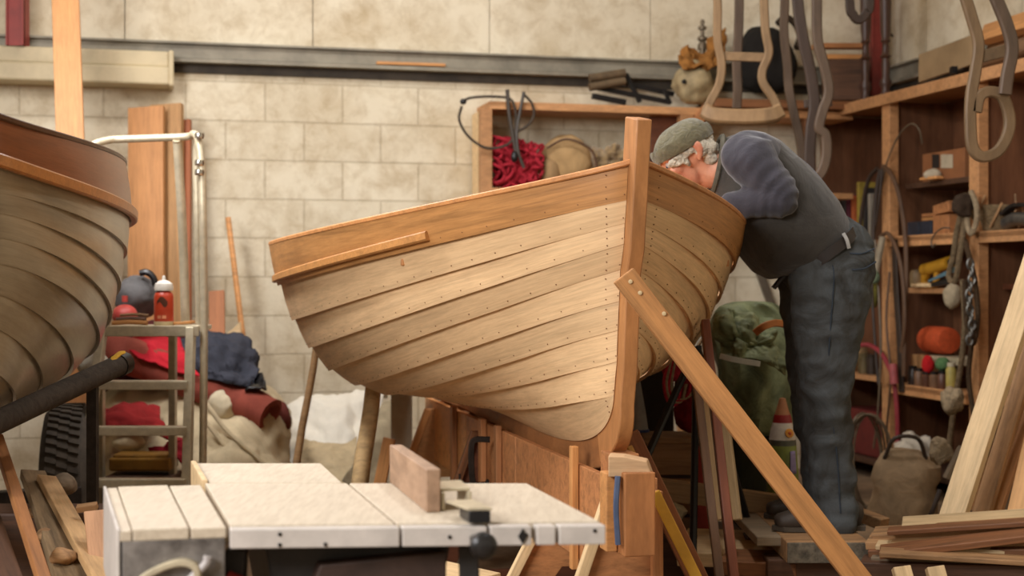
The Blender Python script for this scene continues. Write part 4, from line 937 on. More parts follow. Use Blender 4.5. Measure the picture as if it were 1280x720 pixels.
# grey cover and red float behind the platform
m = MB(); m.ball(P(172, 372, 6.95), (.115, .12, .10), 4, .022, 6, 9, Matrix.Rotation(-.5, 3, 'Y')); gcv = m.build('grey_bundle', cloth('grey_fabric', (108, 106, 106), .2, 8, .4)); tag(gcv, 'rounded grey fabric bundle behind the red glue bottle', 'fabric bundle')
m = MB(); qq = P(184, 344, 6.88); m.tube([qq + V((-.035, 0, .01)), qq + V((0, 0, .014)), qq + V((.03, .0, -.012)), qq + V((.04, .0, -.05))], .016, 8, 5); m.build('opening_shade', black_plastic, gcv)  # black tube put in for the shade inside the bundle's opening
m = MB(); m.ball(P(156, 394, 6.75), (.06, .06, .052), 3); m.tube([P(156, 392, 6.75) + V((.0, 0, .055)), P(156, 392, 6.75) + V((0, 0, .085))], .014, 8); tag(m.build('float', plain('red_float', (190, 70, 62), .5)), 'round red float between the grey boat and the glue bottle', 'float')
m = MB(); m.ball(P(118, 458, 6.3), (.07, .07, .055), 3, .03, 9, 6); tag(m.build('white_cloth', cloth('white_rag', (206, 198, 180), .15, 8, .5)), 'white cloth lump above the taped end of the dark pole', 'cloth')
# support under the heap so that the cloths lie on something
m = MB(); m.patch([[P(112, 500, 7.0), P(170, 480, 7.05), P(240, 490, 7.05), P(320, 530, 7.05)], [P(112, 455, 7.18), P(170, 440, 7.2), P(240, 452, 7.2), P(320, 500, 7.15)], [P(112, 425, 7.3), P(170, 418, 7.32), P(240, 424, 7.33), P(318, 470, 7.33)], [P(112, 640, 7.44), P(170, 640, 7.44), P(240, 640, 7.45), P(330, 640, 7.45)]], 30, 30, .03, 6, 33, .04)
tag(m.build('sail_heap', cloth('dark_sail', (84, 40, 38), .3, 6, .5), solid=.01), 'dark red sail heaped beneath the maroon roll and the blue jacket', 'sail')
# white crumpled sheeting at the wall
def sheet(ctrl, mat, label, amp, seed, name='plastic_sheet', cat='sheet', fold=.06):
    m = MB(); m.patch(ctrl, 60, 50, amp, 6, seed, fold); return tag(m.build(name, mat, solid=.004), label, cat)
white_c = cloth('white_sheeting', (236, 230, 214), .06, 5, .35); tan_c = cloth('tan_sheeting', (196, 176, 140), .15, 5, .4)
sheet([[P(344, 520, 7.9), P(390, 505, 7.95), P(440, 512, 7.95), P(486, 500, 8.0)], [P(346, 516, 7.72), P(385, 492, 7.76), P(432, 488, 7.76), P(480, 492, 7.8)], [P(346, 550, 7.5), P(390, 530, 7.5), P(430, 526, 7.5), P(478, 540, 7.55)], [P(344, 600, 7.3), P(390, 598, 7.25), P(440, 596, 7.25), P(480, 600, 7.3)], [P(340, 640, 7.2), P(390, 640, 7.12), P(440, 640, 7.1), P(490, 640, 7.2)]], white_c, 'crumpled white sheeting heaped against the block wall left of the boat', .03, 5)
sheet([[P(372, 545, 7.42), P(400, 548, 7.38), P(430, 552, 7.38), P(446, 545, 7.4)], [P(370, 575, 7.25), P(400, 578, 7.2), P(430, 582, 7.18), P(440, 578, 7.2)], [P(368, 620, 7.12), P(400, 626, 7.05), P(430, 630, 7.02), P(438, 625, 7.05)]], tan_c, 'tan dust sheet fold below the white sheeting', .02, 15, 'dust_sheet', 'sheet', .04)
m = MB(); m.patch([[P(478, 500, 7.3), P(490, 498, 7.3), P(500, 505, 7.3)], [P(462, 545, 7.1), P(480, 540, 7.1), P(500, 545, 7.1)], [P(428, 598, 6.75), P(450, 606, 6.75), P(480, 610, 6.8)]], 24, 20, .02, 7, 9, .03); tag(m.build('dust_sheet', cloth('grey_sheet', (186, 172, 142), .2, 6, .4), solid=.005), 'greyish sheet draped from the grey upright behind the thick prop', 'sheet')
# boards lying left of the saw
o = XL('floor_board', (58, 598, 4.6), (140, 745, 3.45), 26, .022, wood('pale_floor_board', (212, 172, 122), .6, .2), 'pale board sloping down to the left side of the table saw', 'board', face=(.35, -.35, 1))
o = XL('floor_board', (40, 598, 4.75), (98, 745, 3.5), 34, .03, wood('bark_strip', (140, 116, 84), .85, .4), 'rough-edged grey-brown strip beside the pale sloping board', 'board', face=(.3, -.4, 1), warp=.015)
o = XL('floor_board', (-4, 545, 4.4), (66, 760, 3.3), 16, .02, wood('slim_board', (166, 112, 66), .6, .25), 'slim brown board leaning in the corner beneath the grey boat', 'board', face=(.5, -.6, .6))
o = XL('floor_board', (-30, 600, 4.3), (24, 760, 3.3), 30, .02, dark_wood, 'dark board farthest left, beside the slim brown board', 'board', face=(.5, -.6, .6))
o = plank('offcut', P(126, 640, 3.9), P(136, 720, 3.7), .09, .02, wood('pink_offcut', (198, 150, 112), .6, .15), face=(.2, -.7, .7)); tag(o, 'pinkish plank offcut tucked behind the side panel of the saw', 'offcut')
o = plank('offcut', P(96, 636, 4.1), P(122, 632, 4.1), .02, .02, pine_worn, face=(0, -.5, 1)); tag(o, 'small stick lying between the ladder foot and the saw', 'offcut')
m = MB(); q = P(78, 598, 4.75); m.ball(V((q.x, q.y, q.z - .02)), (.05, .05, .03), 3, .02, 12, 4); tag(m.build('dust_rag', grey_wood), 'dusty grey rag on top of the pale sloping board', 'rag')
for k, (x, y) in enumerate(((50, 640), (62, 668), (80, 696))):
    m = MB(); q = P(x, y, 4.35 - .3 * k); m.ball(q, (.03, .05, .02), 3, .012, 16, k + 50); tag(m.build('wood_chip', pine_worn), 'bark chip on the rough-edged strip, ' + ('uppermost of three', 'middle of three', 'lowest of three')[k], 'wood chip', 'bark chips on the strip')
# trestle blocks that carry the loose boards
m = MB(); m.box((P(70, 0, 4.6).x, 4.62, .23), (.5, .2, .46)); tag(m.build('saw_bench', dark_wood, None, False, bevel=.01), 'low dark bench under the sloping boards by the tyre', 'bench')
# ---------------------------------------------------------------- shelving along the side wall
def SB(s, d, z): q = S0 + SD * s + SN * d; return V((q.x, q.y, z))
RS = Matrix((SN, -SD * -1, V((0, 0, 1)))).transposed()
def sbox(m, s0, s1, d0, d1, z0, z1):
    return m.hexa([SB(s0, d0, z0), SB(s0, d1, z0), SB(s1, d1, z0), SB(s1, d0, z0), SB(s0, d0, z1), SB(s0, d1, z1), SB(s1, d1, z1), SB(s1, d0, z1)])
def s_of(x):
    u = (x - 640) / F; return (u * S0.y - S0.x) / (SD.x - u * SD.y)
su = thing('shelf_unit', 'tall open timber shelving along the side wall behind the person', 'shelves', SB(1.4, .2, 0))
s1, s2, s3, sL = s_of(1107), s_of(1217), 3.0, .0
for s_ in (s1, s2, s3):
    m = MB(); sbox(m, s_ - .045, s_ + .045, 0, .06, 0, 2.235); m.build('post', shelf_wood, su, False, bevel=.004)
    m = MB(); sbox(m, s_ - .012, s_ + .012, .06, .44, 0, 2.235); m.build('divider', ply, su, False, bevel=.002)
m = MB(); sbox(m, sL, 3.3, -.01, .45, 2.255, 2.285); m.build('top_board', shelf_wood, su, False, bevel=.003)
m = MB(); sbox(m, sL, 3.3, -.03, .0, 2.215, 2.275); m.build('top_rail', shelf_wood, su, False, bevel=.003)
m = MB(); sbox(m, sL, 3.3, .435, .45, .05, 2.25); m.build('back_panel', ply, su, False)
for a, c, z, d0, mt in ((s1, s2, 1.445, -.02, shelf_wood), (s2, 3.3, 1.445, -.02, shelf_wood), (sL, s1, 1.445, .08, brown_wood), (s1, s2, 1.755, .10, dark_wood), (s1 + .1, s2, 1.155, .06, shelf_wood), (s2, 3.3, 1.18, .14, red_wood), (s2, 3.3, .96, .14, red_wood), (s1, s2, .605, -.02, shelf_wood), (sL, s1, .63, .0, shelf_wood), (s2, 3.3, .60, .0, shelf_wood), (sL, 3.3, .12, .05, dark_wood)):
    m = MB(); sbox(m, a + .046, c - .046, d0, .43, z - .03, z); m.build('shelf_board', mt, su, False, bevel=.003)
    if d0 < 0:
        m = MB(); sbox(m, a + .046, c - .046, d0 - .0, d0 + .025, z - .055, z + .005); m.build('shelf_edge', mt, su, False, bevel=.003)
m = MB(); sbox(m, sL, sL + .02, 0, .44, 0, 2.24); m.build('end_panel', ply, su, False)
def onshelf(x, z, d): q = PS(x, 350, d); return V((q.x, q.y, z))
def crate_box(name, label, cat, x0, x1, z, h, d, dep, mat, group=None, bev=.004, lidless=False):
    a, c = onshelf(x0, z, d), onshelf(x1, z, d); m = MB()
    if not lidless: m.hexa([a, c, c + SN * dep, a + SN * dep] + [p + V((0, 0, h)) for p in (a, c, c + SN * dep, a + SN * dep)])
    else:
        w_ = .006; e = (c - a).normalized()
        for q in ((a, c, SN * w_), (a + SN * (dep - w_), c + SN * (dep - w_), SN * w_)): m.hexa([q[0], q[1], q[1] + q[2], q[0] + q[2]] + [p + V((0, 0, h)) for p in (q[0], q[1], q[1] + q[2], q[0] + q[2])])
        for p_ in (a, c - e * w_): m.hexa([p_, p_ + e * w_, p_ + e * w_ + SN * dep, p_ + SN * dep] + [p + V((0, 0, h)) for p in (p_, p_ + e * w_, p_ + e * w_ + SN * dep, p_ + SN * dep)])
        m.hexa([a, c, c + SN * dep, a + SN * dep] + [p + V((0, 0, .006)) for p in (a, c, c + SN * dep, a + SN * dep)])
    return tag(m.build(name, mat, None, False, bevel=bev), label, cat, group)
card = plain('cardboard', (150, 96, 56), .8, 0, .15, 8, .05)
bx = crate_box('carton', 'brown cardboard carton with a pale label on the upper middle shelf', 'box', 1153, 1206, 1.757, .16, .13, .25, card, bev=.002)
def onbox(o_, label_, x0, x1, y0, y1, d, mat):
    m = MB(); m.hexa([PS(x0, y1, d), PS(x1, y1, d), PS(x1, y1, d + .002), PS(x0, y1, d + .002), PS(x0, y0, d), PS(x1, y0, d), PS(x1, y0, d + .002), PS(x0, y0, d + .002)]); return m.build(label_, mat, o_, False)
onbox(bx, 'label_sticker', 1176, 1191, 193, 210, .126, plain('label_white', (186, 172, 146), .7))
onbox(bx, 'opening', 1165, 1174, 193, 210, .127, plain('dark_opening', (40, 28, 20), .9))
m = MB(); q = onshelf(1165, 1.757, .07); m.ball(q + V((0, 0, .03)), (.05, .03, .03), 3, .01, 14, 2); tag(m.build('rag', cloth('white_rag2', (200, 186, 160), .15, 10, .4)), 'small white rag in front of the labelled carton', 'rag')
m = MB(); q = onshelf(1162, 1.757, .05); m.box(q + V((.01, 0, .008)), (.15, .05, .016), Matrix.Rotation(-1.2, 3, 'Z')); tag(m.build('wood_scrap', pine_orange, None, False, bevel=.003), 'small orange batten on the shelf edge below the carton', 'wood scrap')
crate_box('parts_bin', 'dark blue bin, left of two on the middle shelf', 'bin', 1134, 1148, 1.447, .085, .08, .2, plain('navy_bin', (44, 52, 66), .5))
crate_box('parts_bin', 'dark blue bin, right of two on the middle shelf, next to the orange block', 'bin', 1149, 1164, 1.447, .085, .08, .2, MATS['navy_bin'])
for k in range(2):
    m = MB(); sbox(m, s_of(1132), s_of(1165), .1, .26, 1.535 + k * .022, 1.553 + k * .022); tag(m.build('short_board', (pine_orange, strong_wood)[k], None, False, bevel=.002), ('lower', 'upper')[k] + ' short orange board lying on the dark blue bins', 'board')
crate_box('wood_block', 'squat orange wood block standing beside the dark blue bins', 'wood block', 1166, 1186, 1.447, .11, .06, .09, strong_wood)
m = MB(); a = onshelf(1166, 1.56, .06); c = onshelf(1186, 1.572, .06); m.hexa([a, c, c + SN * .09, a + SN * .09, a + V((0, 0, .05)), c + V((0, 0, .06)), c + SN * .09 + V((0, 0, .06)), a + SN * .09 + V((0, 0, .05))]); tag(m.build('wood_block', strong_wood, None, False, bevel=.003), 'slanted orange wood block resting on the squat orange block', 'wood block')
# yellow power tool, blue saw
yt = thing('power_drill', 'yellow power drill lying on the small shelf', 'drill', onshelf(1165, 1.157, .15)); yel = plain('tool_yellow', (200, 146, 40), .45, 0, .1)
q = onshelf(1172, 1.157, .12)
m = MB(); e = SD
m.tube([q + e * -.14 + V((0, 0, .10)), q + e * -.02 + V((0, 0, .115)), q + e * .13 + V((0, 0, .14))], .036, 12); m.build('body', yel, yt)
m = MB(); m.strip([q + e * -.11 + V((0, 0, .09)), q + e * -.15 + V((0, 0, .04)), q + e * -.13 + V((0, 0, .0))], .035, .05, 4); m.strip([q + e * -.13 + V((0, 0, .012)), q + e * -.03 + V((0, 0, .012)), q + e * .0 + V((0, 0, .1))], .03, .03, 4); m.build('handle', yel, yt)
m = MB(); m.tube([q + e * .12 + V((0, 0, .138)), q + e * .17 + V((0, 0, .15))], .02, 10); m.tube([q + e * .17 + V((0, 0, .15)), q + e * .26 + V((0, 0, .168))], .006, 8); m.build('chuck', black_metal, yt)
hs = thing('hand_saw', 'small saw with a blue blade leaning across the small shelf', 'saw', onshelf(1178, 1.157, .03))
m = MB(); a, c = PS(1160, 353, .02), PS(1198, 338, -.06); m.prism([a, c, c + V((0, 0, .03)), a + V((0, 0, .012))], SN * .004); m.build('blade', plain('blue_blade', (120, 168, 190), .35, .5), hs, False)
m = MB(); a2, c2_ = PS(1160, 355, .03), PS(1188, 350, .03); m.prism([a2 - V((0, 0, .02)), c2_ - V((0, 0, .02)), c2_ + V((0, 0, .02)), a2], SN * .02); m.build('handle', black_plastic, hs, False)
m = MB(); q = onshelf(1146, 1.157, .1); m.lathe(q, [(0, 0), (.035, 0), (.04, .02), (.04, .08), (.03, .10), (0, .105)], n=18); tag(m.build('jar', plain('tan_jar', (150, 122, 82), .5)), 'tan jar standing left of the yellow drill', 'jar')
m = MB(); q = onshelf(1152, 1.157, .03); m.tube([q + SD * -.1 + V((0, 0, .012)), q + SD * .1 + V((0, 0, .014))], .012, 8); tag(m.build('dowel', pine), 'pale dowel on the front edge of the small shelf', 'dowel')
# lower shelf
q = onshelf(1173, .607, .16)
o_t = thing('twine_reel', 'orange reel of twine lying on a white box, low on the shelves', 'reel', q)
m = MB(); ax = SD; qq = q + V((0, 0, .255)) - SD * .12
m.lathe(qq, [(.0, 0), (.045, 0), (.07, .004), (.076, .03), (.078, .12), (.076, .21), (.07, .236), (.045, .24), (.0, .24)], ax, 24); tw = m.build('winding', plain('orange_twine', (206, 84, 38), .7, 0, .2, 40, .4), o_t)
crate_box('white_box', 'flat white box carrying the orange reel', 'box', 1150, 1202, .607 + .13, .04, .08, .2, plain('off_white_box', (196, 182, 150), .6))
crate_box('carton', 'tan carton beside the red cloth under the orange reel', 'box', 1139, 1154, .607 + .06, .11, .06, .2, plain('tan_carton', (186, 138, 88), .7))
crate_box('wood_block', 'dark block under the tan carton on the low shelf', 'wood block', 1138, 1200, .607, .058, .16, .2, dark_wood)
crate_box('small_box', 'dark box standing behind the jars and holding up the flat white box', 'box', 1160, 1200, .607 + .06, .068, .17, .12, dark_wood)
m = MB(); m.ball(onshelf(1160, .74, .03), (.035, .04, .05), 3, .012, 14, 3); tag(m.build('red_cloth', cloth('scarlet_cloth', (206, 38, 42), .15, 10, .4)), 'scarlet cloth ball tucked under the orange reel', 'cloth')
m = MB(); m.ball(onshelf(1177, .74, .03), (.04, .05, .035), 3, .012, 14, 8); tag(m.build('green_cloth', cloth('green_cloth', (96, 132, 86), .2, 10, .4)), 'green cloth beside the scarlet cloth ball', 'cloth')
jm = [plain('brown_jar', (98, 62, 44), .4), plain('dusty_jar', (126, 92, 66), .5), plain('dark_jar', (58, 44, 36), .35), plain('yellow_jar', (190, 172, 90), .5)]
for k, (x, mt, lb) in enumerate(((1141, 2, 'dark jar at the left end of the low shelf row'), (1149, 1, 'dusty brown jar second in the low shelf row'), (1158, 0, 'red-brown jar in the middle of the low shelf row'), (1168, 1, 'dusty jar right of the red-brown jar on the low shelf'), (1178, 0, 'red-brown jar beside the yellow tube on the low shelf'), (1189, 3, 'yellow tube at the right end of the low shelf row'))):
    q = onshelf(x, .607, .02); t_ = thing('jar', lb, 'jar', q, 'jars on the low shelf'); h = (.11, .1, .085, .09, .1, .15)[k]
    m = MB(); m.lathe(q, [(0, 0), (.026, 0), (.028, .01), (.028, h * .75), (.02, h * .85), (.02, h * .9)], n=16); m.build('jar_body', jm[mt], t_)
    m = MB(); m.lathe(q + V((0, 0, h * .86)), [(0, 0), (.022, 0), (.022, h * .14), (0, h * .14)], n=16); m.build('lid', black_metal if k != 5 else plain('cream_cap', (200, 190, 160), .5), t_)
# right bay
wick = cloth('wicker', (156, 132, 98), .35, 40, 1.0)
q = onshelf(1243, 1.447, .12); bs = thing('basket', 'tangled wicker basket on the right-hand middle shelf', 'basket', q)
m = MB(); m.lathe(q, [(0, 0), (.10, 0), (.12, .06), (.135, .13), (.125, .14), (.11, .06), (0, .02)], n=28); m.build('basket_body', wick, bs)
for k in range(9):
    m = MB(); a = k * .7; m.tube([q + V((.125 * math.cos(a), .125 * math.sin(a), .02)), q + V((.14 * math.cos(a + .3), .14 * math.sin(a + .3), .1)), q + V((.12 * math.cos(a + .5), .12 * math.sin(a + .5), .17 + .03 * math.sin(k * 3)))], .006, 6, 4); m.build('cane', pine_worn, bs)
q = onshelf(1272, 1.447, .08); m = MB(); m.tube([q + SD * -.1 + V((0, 0, .04)), q + V((0, 0, .06)), q + SD * .2 + V((0, 0, .04))], .035, 10, 4); tag(m.build('metal_tool', steel), 'grey metal tool lying right of the wicker basket', 'tool')
m = MB(); m.strip([q + V((0, 0, .09)) - SD * .12, q + V((0, 0, .13)), q + V((0, 0, .11)) + SD * .2], .05, .02, 4); tag(m.build('metal_tool', iron), 'dark metal tool on top of the grey one beside the wicker basket', 'tool')
# left bay, upright things between the person and the post
up_c = [('grey_board', (92, 86, 80)), ('maroon_board', (104, 44, 58)), ('orange_plank_end', (186, 96, 50)), ('yellow_board', (160, 136, 54)), ('black_board', (48, 42, 38)), ('pale_board', (150, 140, 124)), ('brown_board', (110, 74, 48))]
names_ = ['grey upright folder, leftmost in the row between person and shelf post', 'maroon upright folder second in the row behind the person', 'orange upright folder in the row behind the person', 'yellow-topped upright folder in the row behind the person', 'black upright folder in the row behind the person', 'pale grey upright folder in the row behind the person', 'brown upright folder nearest the shelf post']
for k, (nm, cc) in enumerate(up_c):
    x = 1050 + k * 7; h = (.26, .29, .28, .36, .32, .28, .27)[k]; a = onshelf(x, 1.447, .10); e = SD * .028; m = MB()
    tl_ = V((0, 0, h)) + SD * (.01 * math.sin(k * 2))
    m.hexa([a, a + e, a + e + SN * .22, a + SN * .22, a + tl_, a + e + tl_, a + e + SN * .22 + tl_, a + SN * .22 + tl_])
    tag(m.build('folder', plain(nm + '_paint', cc, .6), None, False, bevel=.003), names_[k], 'folder', 'upright folders behind the person')
m = MB(); q = onshelf(1068, .632, .12); m.ball(q + V((0, 0, .08)), (.09, .08, .08), 3, .03, 10, 4); tag(m.build('tan_bag', cloth('tan_bag', (142, 112, 76), .3, 9, .5)), 'tan bag on the low shelf directly behind the person', 'bag')
for k, (x, c_, lb) in enumerate(((1080, (120, 104, 70), 'dull olive tin right of the tan bag'), (1090, (70, 58, 48), 'dark tin beside the olive tin on the low shelf'))):
    q = onshelf(x, .632, .08); m = MB(); m.lathe(q, [(0, 0), (.035, 0), (.036, .1), (.03, .105), (.03, .12), (0, .12)], n=18); tag(m.build('tin', plain('tin%d' % k, c_, .4, .3)), lb, 'tin')
m = MB(); q = onshelf(1090, .95, .0); m.ball(PS(1090, 365, .05), (.05, .05, .09), 3, .02, 9, 7); tag(m.build('olive_bag', cloth('olive_bag', (126, 118, 54), .25, 9, .5)), 'small olive bag hanging behind the straps on the shelf post', 'bag')
m = MB(); m.hexa([SB(sL + .1, .1, .122), SB(s1 - .1, .1, .122), SB(s1 - .1, .4, .122), SB(sL + .1, .4, .122), SB(sL + .1, .1, .4), SB(s1 - .1, .1, .4), SB(s1 - .1, .4, .4), SB(sL + .1, .4, .4)]); tag(m.build('chest', plain('rust_red_box', (112, 40, 34), .6), None, False, bevel=.01), 'dull red chest at the bottom of the shelves behind the person', 'chest')
# loops hanging on the first post
def hang(name, label, cat, pts, r, mat, w=None, t=.006, n=8, hint=None):
    m = MB(); pp_ = [PS(x, y, d) for x, y, d in pts]
    if w: m.strip(pp_, w, t, 6, hint=hint or SN)
    else: m.tube(pp_, r, n, 6)
    return tag(m.build(name, mat), label, cat)
strap = plain('dark_strap', (58, 44, 34), .6); strap2 = plain('brown_strap', (98, 70, 48), .6); wire = plain('grey_wire', (112, 96, 76), .5, .2)
hang('strap', 'dark strap loop hanging left of the shelf post, broadest of the loops', 'strap', [(1097, 210, -.04), (1086, 224, -.05), (1078, 260, -.05), (1074, 300, -.05), (1080, 345, -.05), (1090, 330, -.06), (1092, 280, -.06), (1096, 235, -.05), (1100, 212, -.04)], .012, strap)
hang('strap', 'long dark strap hanging over the front of the shelf post', 'strap', [(1103, 208, -.04), (1099, 250, -.05), (1092, 300, -.05), (1090, 360, -.05), (1094, 430, -.05), (1098, 480, -.05)], .009, strap)
hang('strap', 'brown strap loop right of the shelf post, reaching lowest', 'strap', [(1104, 208, -.04), (1114, 218, -.05), (1124, 245, -.05), (1131, 290, -.05), (1133, 340, -.05), (1131, 400, -.05), (1130, 470, -.05)], .014, strap2)
hang('strap', 'brown strap arching out from the shelf post at waist height', 'strap', [(1100, 296, -.06), (1110, 292, -.07), (1121, 312, -.07), (1128, 345, -.07), (1131, 400, -.07), (1127, 440, -.06)], .012, strap2)
hang('strap', 'wide dark belt hanging beside the shelf post', 'strap', [(1118, 300, -.03), (1120, 360, -.03), (1124, 420, -.03), (1127, 490, -.03)], 0, strap, w=.05, t=.012)
hang('wire_hoop', 'thin wire hoop arching above the shelf post', 'wire', [(1101, 240, -.03), (1108, 205, -.03), (1122, 172, -.02), (1138, 155, -.01), (1149, 162, 0), (1153, 180, .03)], .005, wire)
hang('cord', 'thin cord running down the left of the shelf post', 'cord', [(1094, 300, -.08), (1098, 360, -.08), (1101, 440, -.08), (1097, 520, -.08), (1092, 560, -.08)], .007, wire)
hang('cord', 'second cord running down beside the wide dark belt', 'cord', [(1112, 340, -.08), (1108, 400, -.09), (1113, 470, -.09), (1108, 540, -.08)], .007, strap2)
hang('hook_wire', 'bent wire hook hanging below the dark blue bins', 'hook', [(1187, 285, -.03), (1178, 285, -.04), (1169, 292, -.04), (1164, 302, -.04), (1166, 309, -.04), (1169, 305, -.04)], .004, steel)
m = MB(); q = PS(1099, 318, -.10); m.tube([q + V((.02, 0, .1)), q, q - V((.02, 0, .1))], .02, 8, 4); bq = m.build('brush', plain('grey_brush', (150, 136, 112), .7, 0, .2)); tag(bq, 'grey brush hanging head down among the straps', 'brush')
m = MB(); m.ball(q - V((.025, 0, .12)), (.03, .025, .045), 3, .01, 20, 3); m.build('brush_head', cloth('green_bristle', (112, 124, 96), .2, 60, .6), bq)
# red hose
hose = hang('hose', 'red hose curving over the low shelf in front of the post', 'hose', [(1058, 446, -.05), (1066, 436, -.06), (1084, 431, -.07), (1100, 440, -.07), (1110, 456, -.07), (1117, 475, -.07), (1121, 510, -.07), (1122, 545, -.07), (1120, 570, -.09)], .014, plain('red_hose', (150, 52, 60), .45))
m = MB(); m.tube([PS(1116, 455, -.085), PS(1118, 480, -.085)], .024, 10); m.build('sleeve', plain('hose_sleeve', (170, 84, 84), .6), hose)
m = MB(); m.tube([PS(1120, 566, -.09), PS(1118, 592, -.11)], .012, 10); m.build('nozzle', chrome, hose)
# bundle of ropes and chains on the second post
rp = cloth('grey_rope', (136, 116, 88), .35, 40, .8); rp2 = cloth('pale_rope', (172, 152, 122), .3, 40, .8); rp3 = cloth('dark_rope', (84, 66, 48), .3, 40, .8)
for k, (pts, r, mt, lb) in enumerate((
    ([(1208, 242, -.05), (1203, 262, -.07), (1196, 290, -.07), (1192, 318, -.07), (1186, 345, -.07), (1194, 352, -.07), (1200, 318, -.08), (1207, 270, -.07)], .016, rp, 'grey rope loop, highest on the right shelf post'),
    ([(1214, 240, -.05), (1220, 255, -.07), (1221, 275, -.07), (1214, 292, -.08), (1209, 276, -.08), (1213, 250, -.07)], .015, rp2, 'pale rope knot around the top of the rope bundle'),
    ([(1206, 300, -.06), (1214, 330, -.09), (1220, 360, -.09), (1222, 400, -.09), (1216, 430, -.09), (1208, 400, -.09), (1206, 350, -.09)], .014, rp3, 'dark rope loop in the middle of the rope bundle'),
    ([(1203, 350, -.07), (1206, 400, -.09), (1202, 450, -.09), (1194, 500, -.09), (1186, 560, -.08)], .015, rp, 'grey rope tail hanging down from the rope bundle'),
    ([(1212, 370, -.07), (1215, 420, -.09), (1211, 470, -.09), (1217, 520, -.09)], .013, rp3, 'dark rope tail hanging beside the right shelf post'))):
    hang('rope', lb, 'rope', pts, r, mt)
ch = thing('chain', 'grey chain hanging in front of the right shelf post', 'chain', PS(1214, 400, -.12))
for k in range(11):
    q = PS(1213 + 2 * math.sin(k), 330 + k * 9.5, -.13); m = MB(); a = k % 2 * PI / 2; ex = V((math.cos(a), math.sin(a), 0))
    m.tube([q + ex * .016 * math.cos(t) + V((0, 0, .026 * math.sin(t))) for t in [2 * PI * j / 12 for j in range(13)]], .006, 6); m.build('link', steel, ch)
m = MB(); m.ball(PS(1190, 370, -.10), (.045, .035, .06), 3, .02, 12, 4); tag(m.build('glove', cloth('pale_glove', (178, 162, 134), .25, 12, .5)), 'pale glove-like rag stuffed in the rope bundle', 'rag')
m = MB(); m.ball(PS(1205, 258, -.10), (.05, .04, .06), 3, .025, 12, 14); tag(m.build('dark_rag', cloth('dark_rag', (70, 56, 44), .25, 12, .5)), 'dark rag at the top of the rope bundle', 'rag')
# things at the shelf foot
m = MB(); q = PS(1142, 566, -.14); m.patch([[q + V((-.11, .05, -.02)), q + V((-.04, .08, .11)), q + V((.08, .06, .08))], [q + V((-.10, -.02, -.03)), q + V((-.02, -.02, .08)), q + V((.10, -.03, .03))], [q + V((-.05, -.05, -.12)), q + V((.06, -.08, -.06)), q + V((.13, -.07, -.14))]], 20, 20, .03, 10, 6, .04)
tag(m.build('white_rag', cloth('white_rag3', (206, 196, 178), .15, 9, .4), solid=.008), 'white rag draped over the grey canvas tool bag', 'rag')
q = P(1128, 600, 6.9); bg = thing('tool_bag', 'slumped grey canvas tool bag at the foot of the shelves', 'bag', flo(q))
def ringq(z, rx, ry, dx=0): return [V((q.x + dx + rx * math.cos(t) * (1 + .08 * math.sin(3 * t + z * 9)), q.y + ry * math.sin(t), z)) for t in [2 * PI * k / 30 for k in range(30)]]
m = MB(); m.loft([ringq(0.0, .15, .12), ringq(.05, .165, .14), ringq(.14, .16, .14), ringq(.2, .15, .13), ringq(.235, .165, .13), ringq(.3, .15, .11, .01), ringq(.36, .11, .06, .0), ringq(.38, .09, .04, .0)]); rumple(m, .02, 10, 5); m.build('bag_body', cloth('grey_bag', (158, 134, 104), .25, 8, .5), bg)
m = MB(); m.tube([V((q.x - .1, q.y - .05, .34)), V((q.x - .06, q.y - .08, .44)), V((q.x + .05, q.y - .08, .44)), V((q.x + .1, q.y - .05, .34))], .01, 8, 5); m.build('handle', strap, bg)
m = MB(); m.tube([V((q.x + .08, q.y - .16, .06)), V((q.x + .1, q.y - .17, .12)), V((q.x + .14, q.y - .14, .2))], .012, 8, 5); m.build('strap', strap, bg)
for k in range(5):
    m = MB(); qk = P(1078, 575, 7.4); m.tube([qk + V((.10 * math.cos(t) + .012 * k, .03 * math.sin(t * 2 + k), .245 * math.sin(t) - .002 * k)) for t in [2 * PI * j / 20 for j in range(21)]], .006, 6); 
    tag(m.build('cable_coil', wire), 'loop of grey cable hanging beside the person\'s calf', 'cable', 'grey cable loops behind the leg')
o = plank('pipe_stub', P(1186, 600, 6.4), P(1206, 560, 6.4), .05, .05, grey_wood); tag(o, 'grey wooden stub leaning by the tool bag', 'stub')
for k, (x, y, Y, lb) in enumerate(((1176, 560, 6.5, 'pale knot of rope at the bottom of the rope bundle'), (1190, 500, 6.9, 'pale metal fitting in the rope bundle above the leaning planks'))):
    m = MB(); m.ball(P(x, y, Y), (.05, .05, .06), 3, .03, 14, k + 3); tag(m.build('rope_knot', rp2), lb, 'knot')
# ---------------------------------------------------------------- shelf on the back wall and what lies on it
WX = V((math.cos(ANG), math.sin(ANG), 0)); WN = V((math.sin(ANG), -math.cos(ANG), 0))
bk = thing('timber_rack', 'open timber shelf frame on the block wall behind the pale boat', 'shelf', flo(PW(720, 200, .2)))
def wbox(x0, x1, z0, z1, o0, o1, name, mat, par=bk):
    a0, a1, b0, b1 = PW(x0, 300, o0), PW(x1, 300, o0), None, None
    a1 = a0 + WX * ((a1 - a0).dot(WX)); e = WN * (o1 - o0); m = MB()
    q = [a0, a1, a1 + e, a0 + e]; m.hexa([V((p.x, p.y, z0)) for p in q] + [V((p.x, p.y, z1)) for p in q]); return m.build(name, mat, par, False, bevel=.003)
wbox(598, 612, 0, 2.19, .26, .33, 'post', shelf_wood); wbox(590, 596, 0, 2.19, .02, .30, 'side_panel', pine)
wbox(596, 1036, 2.19, 2.235, .0, .33, 'top_board', shelf_wood); wbox(596, 1036, 1.70, 1.735, .0, .33, 'shelf_board', shelf_wood)
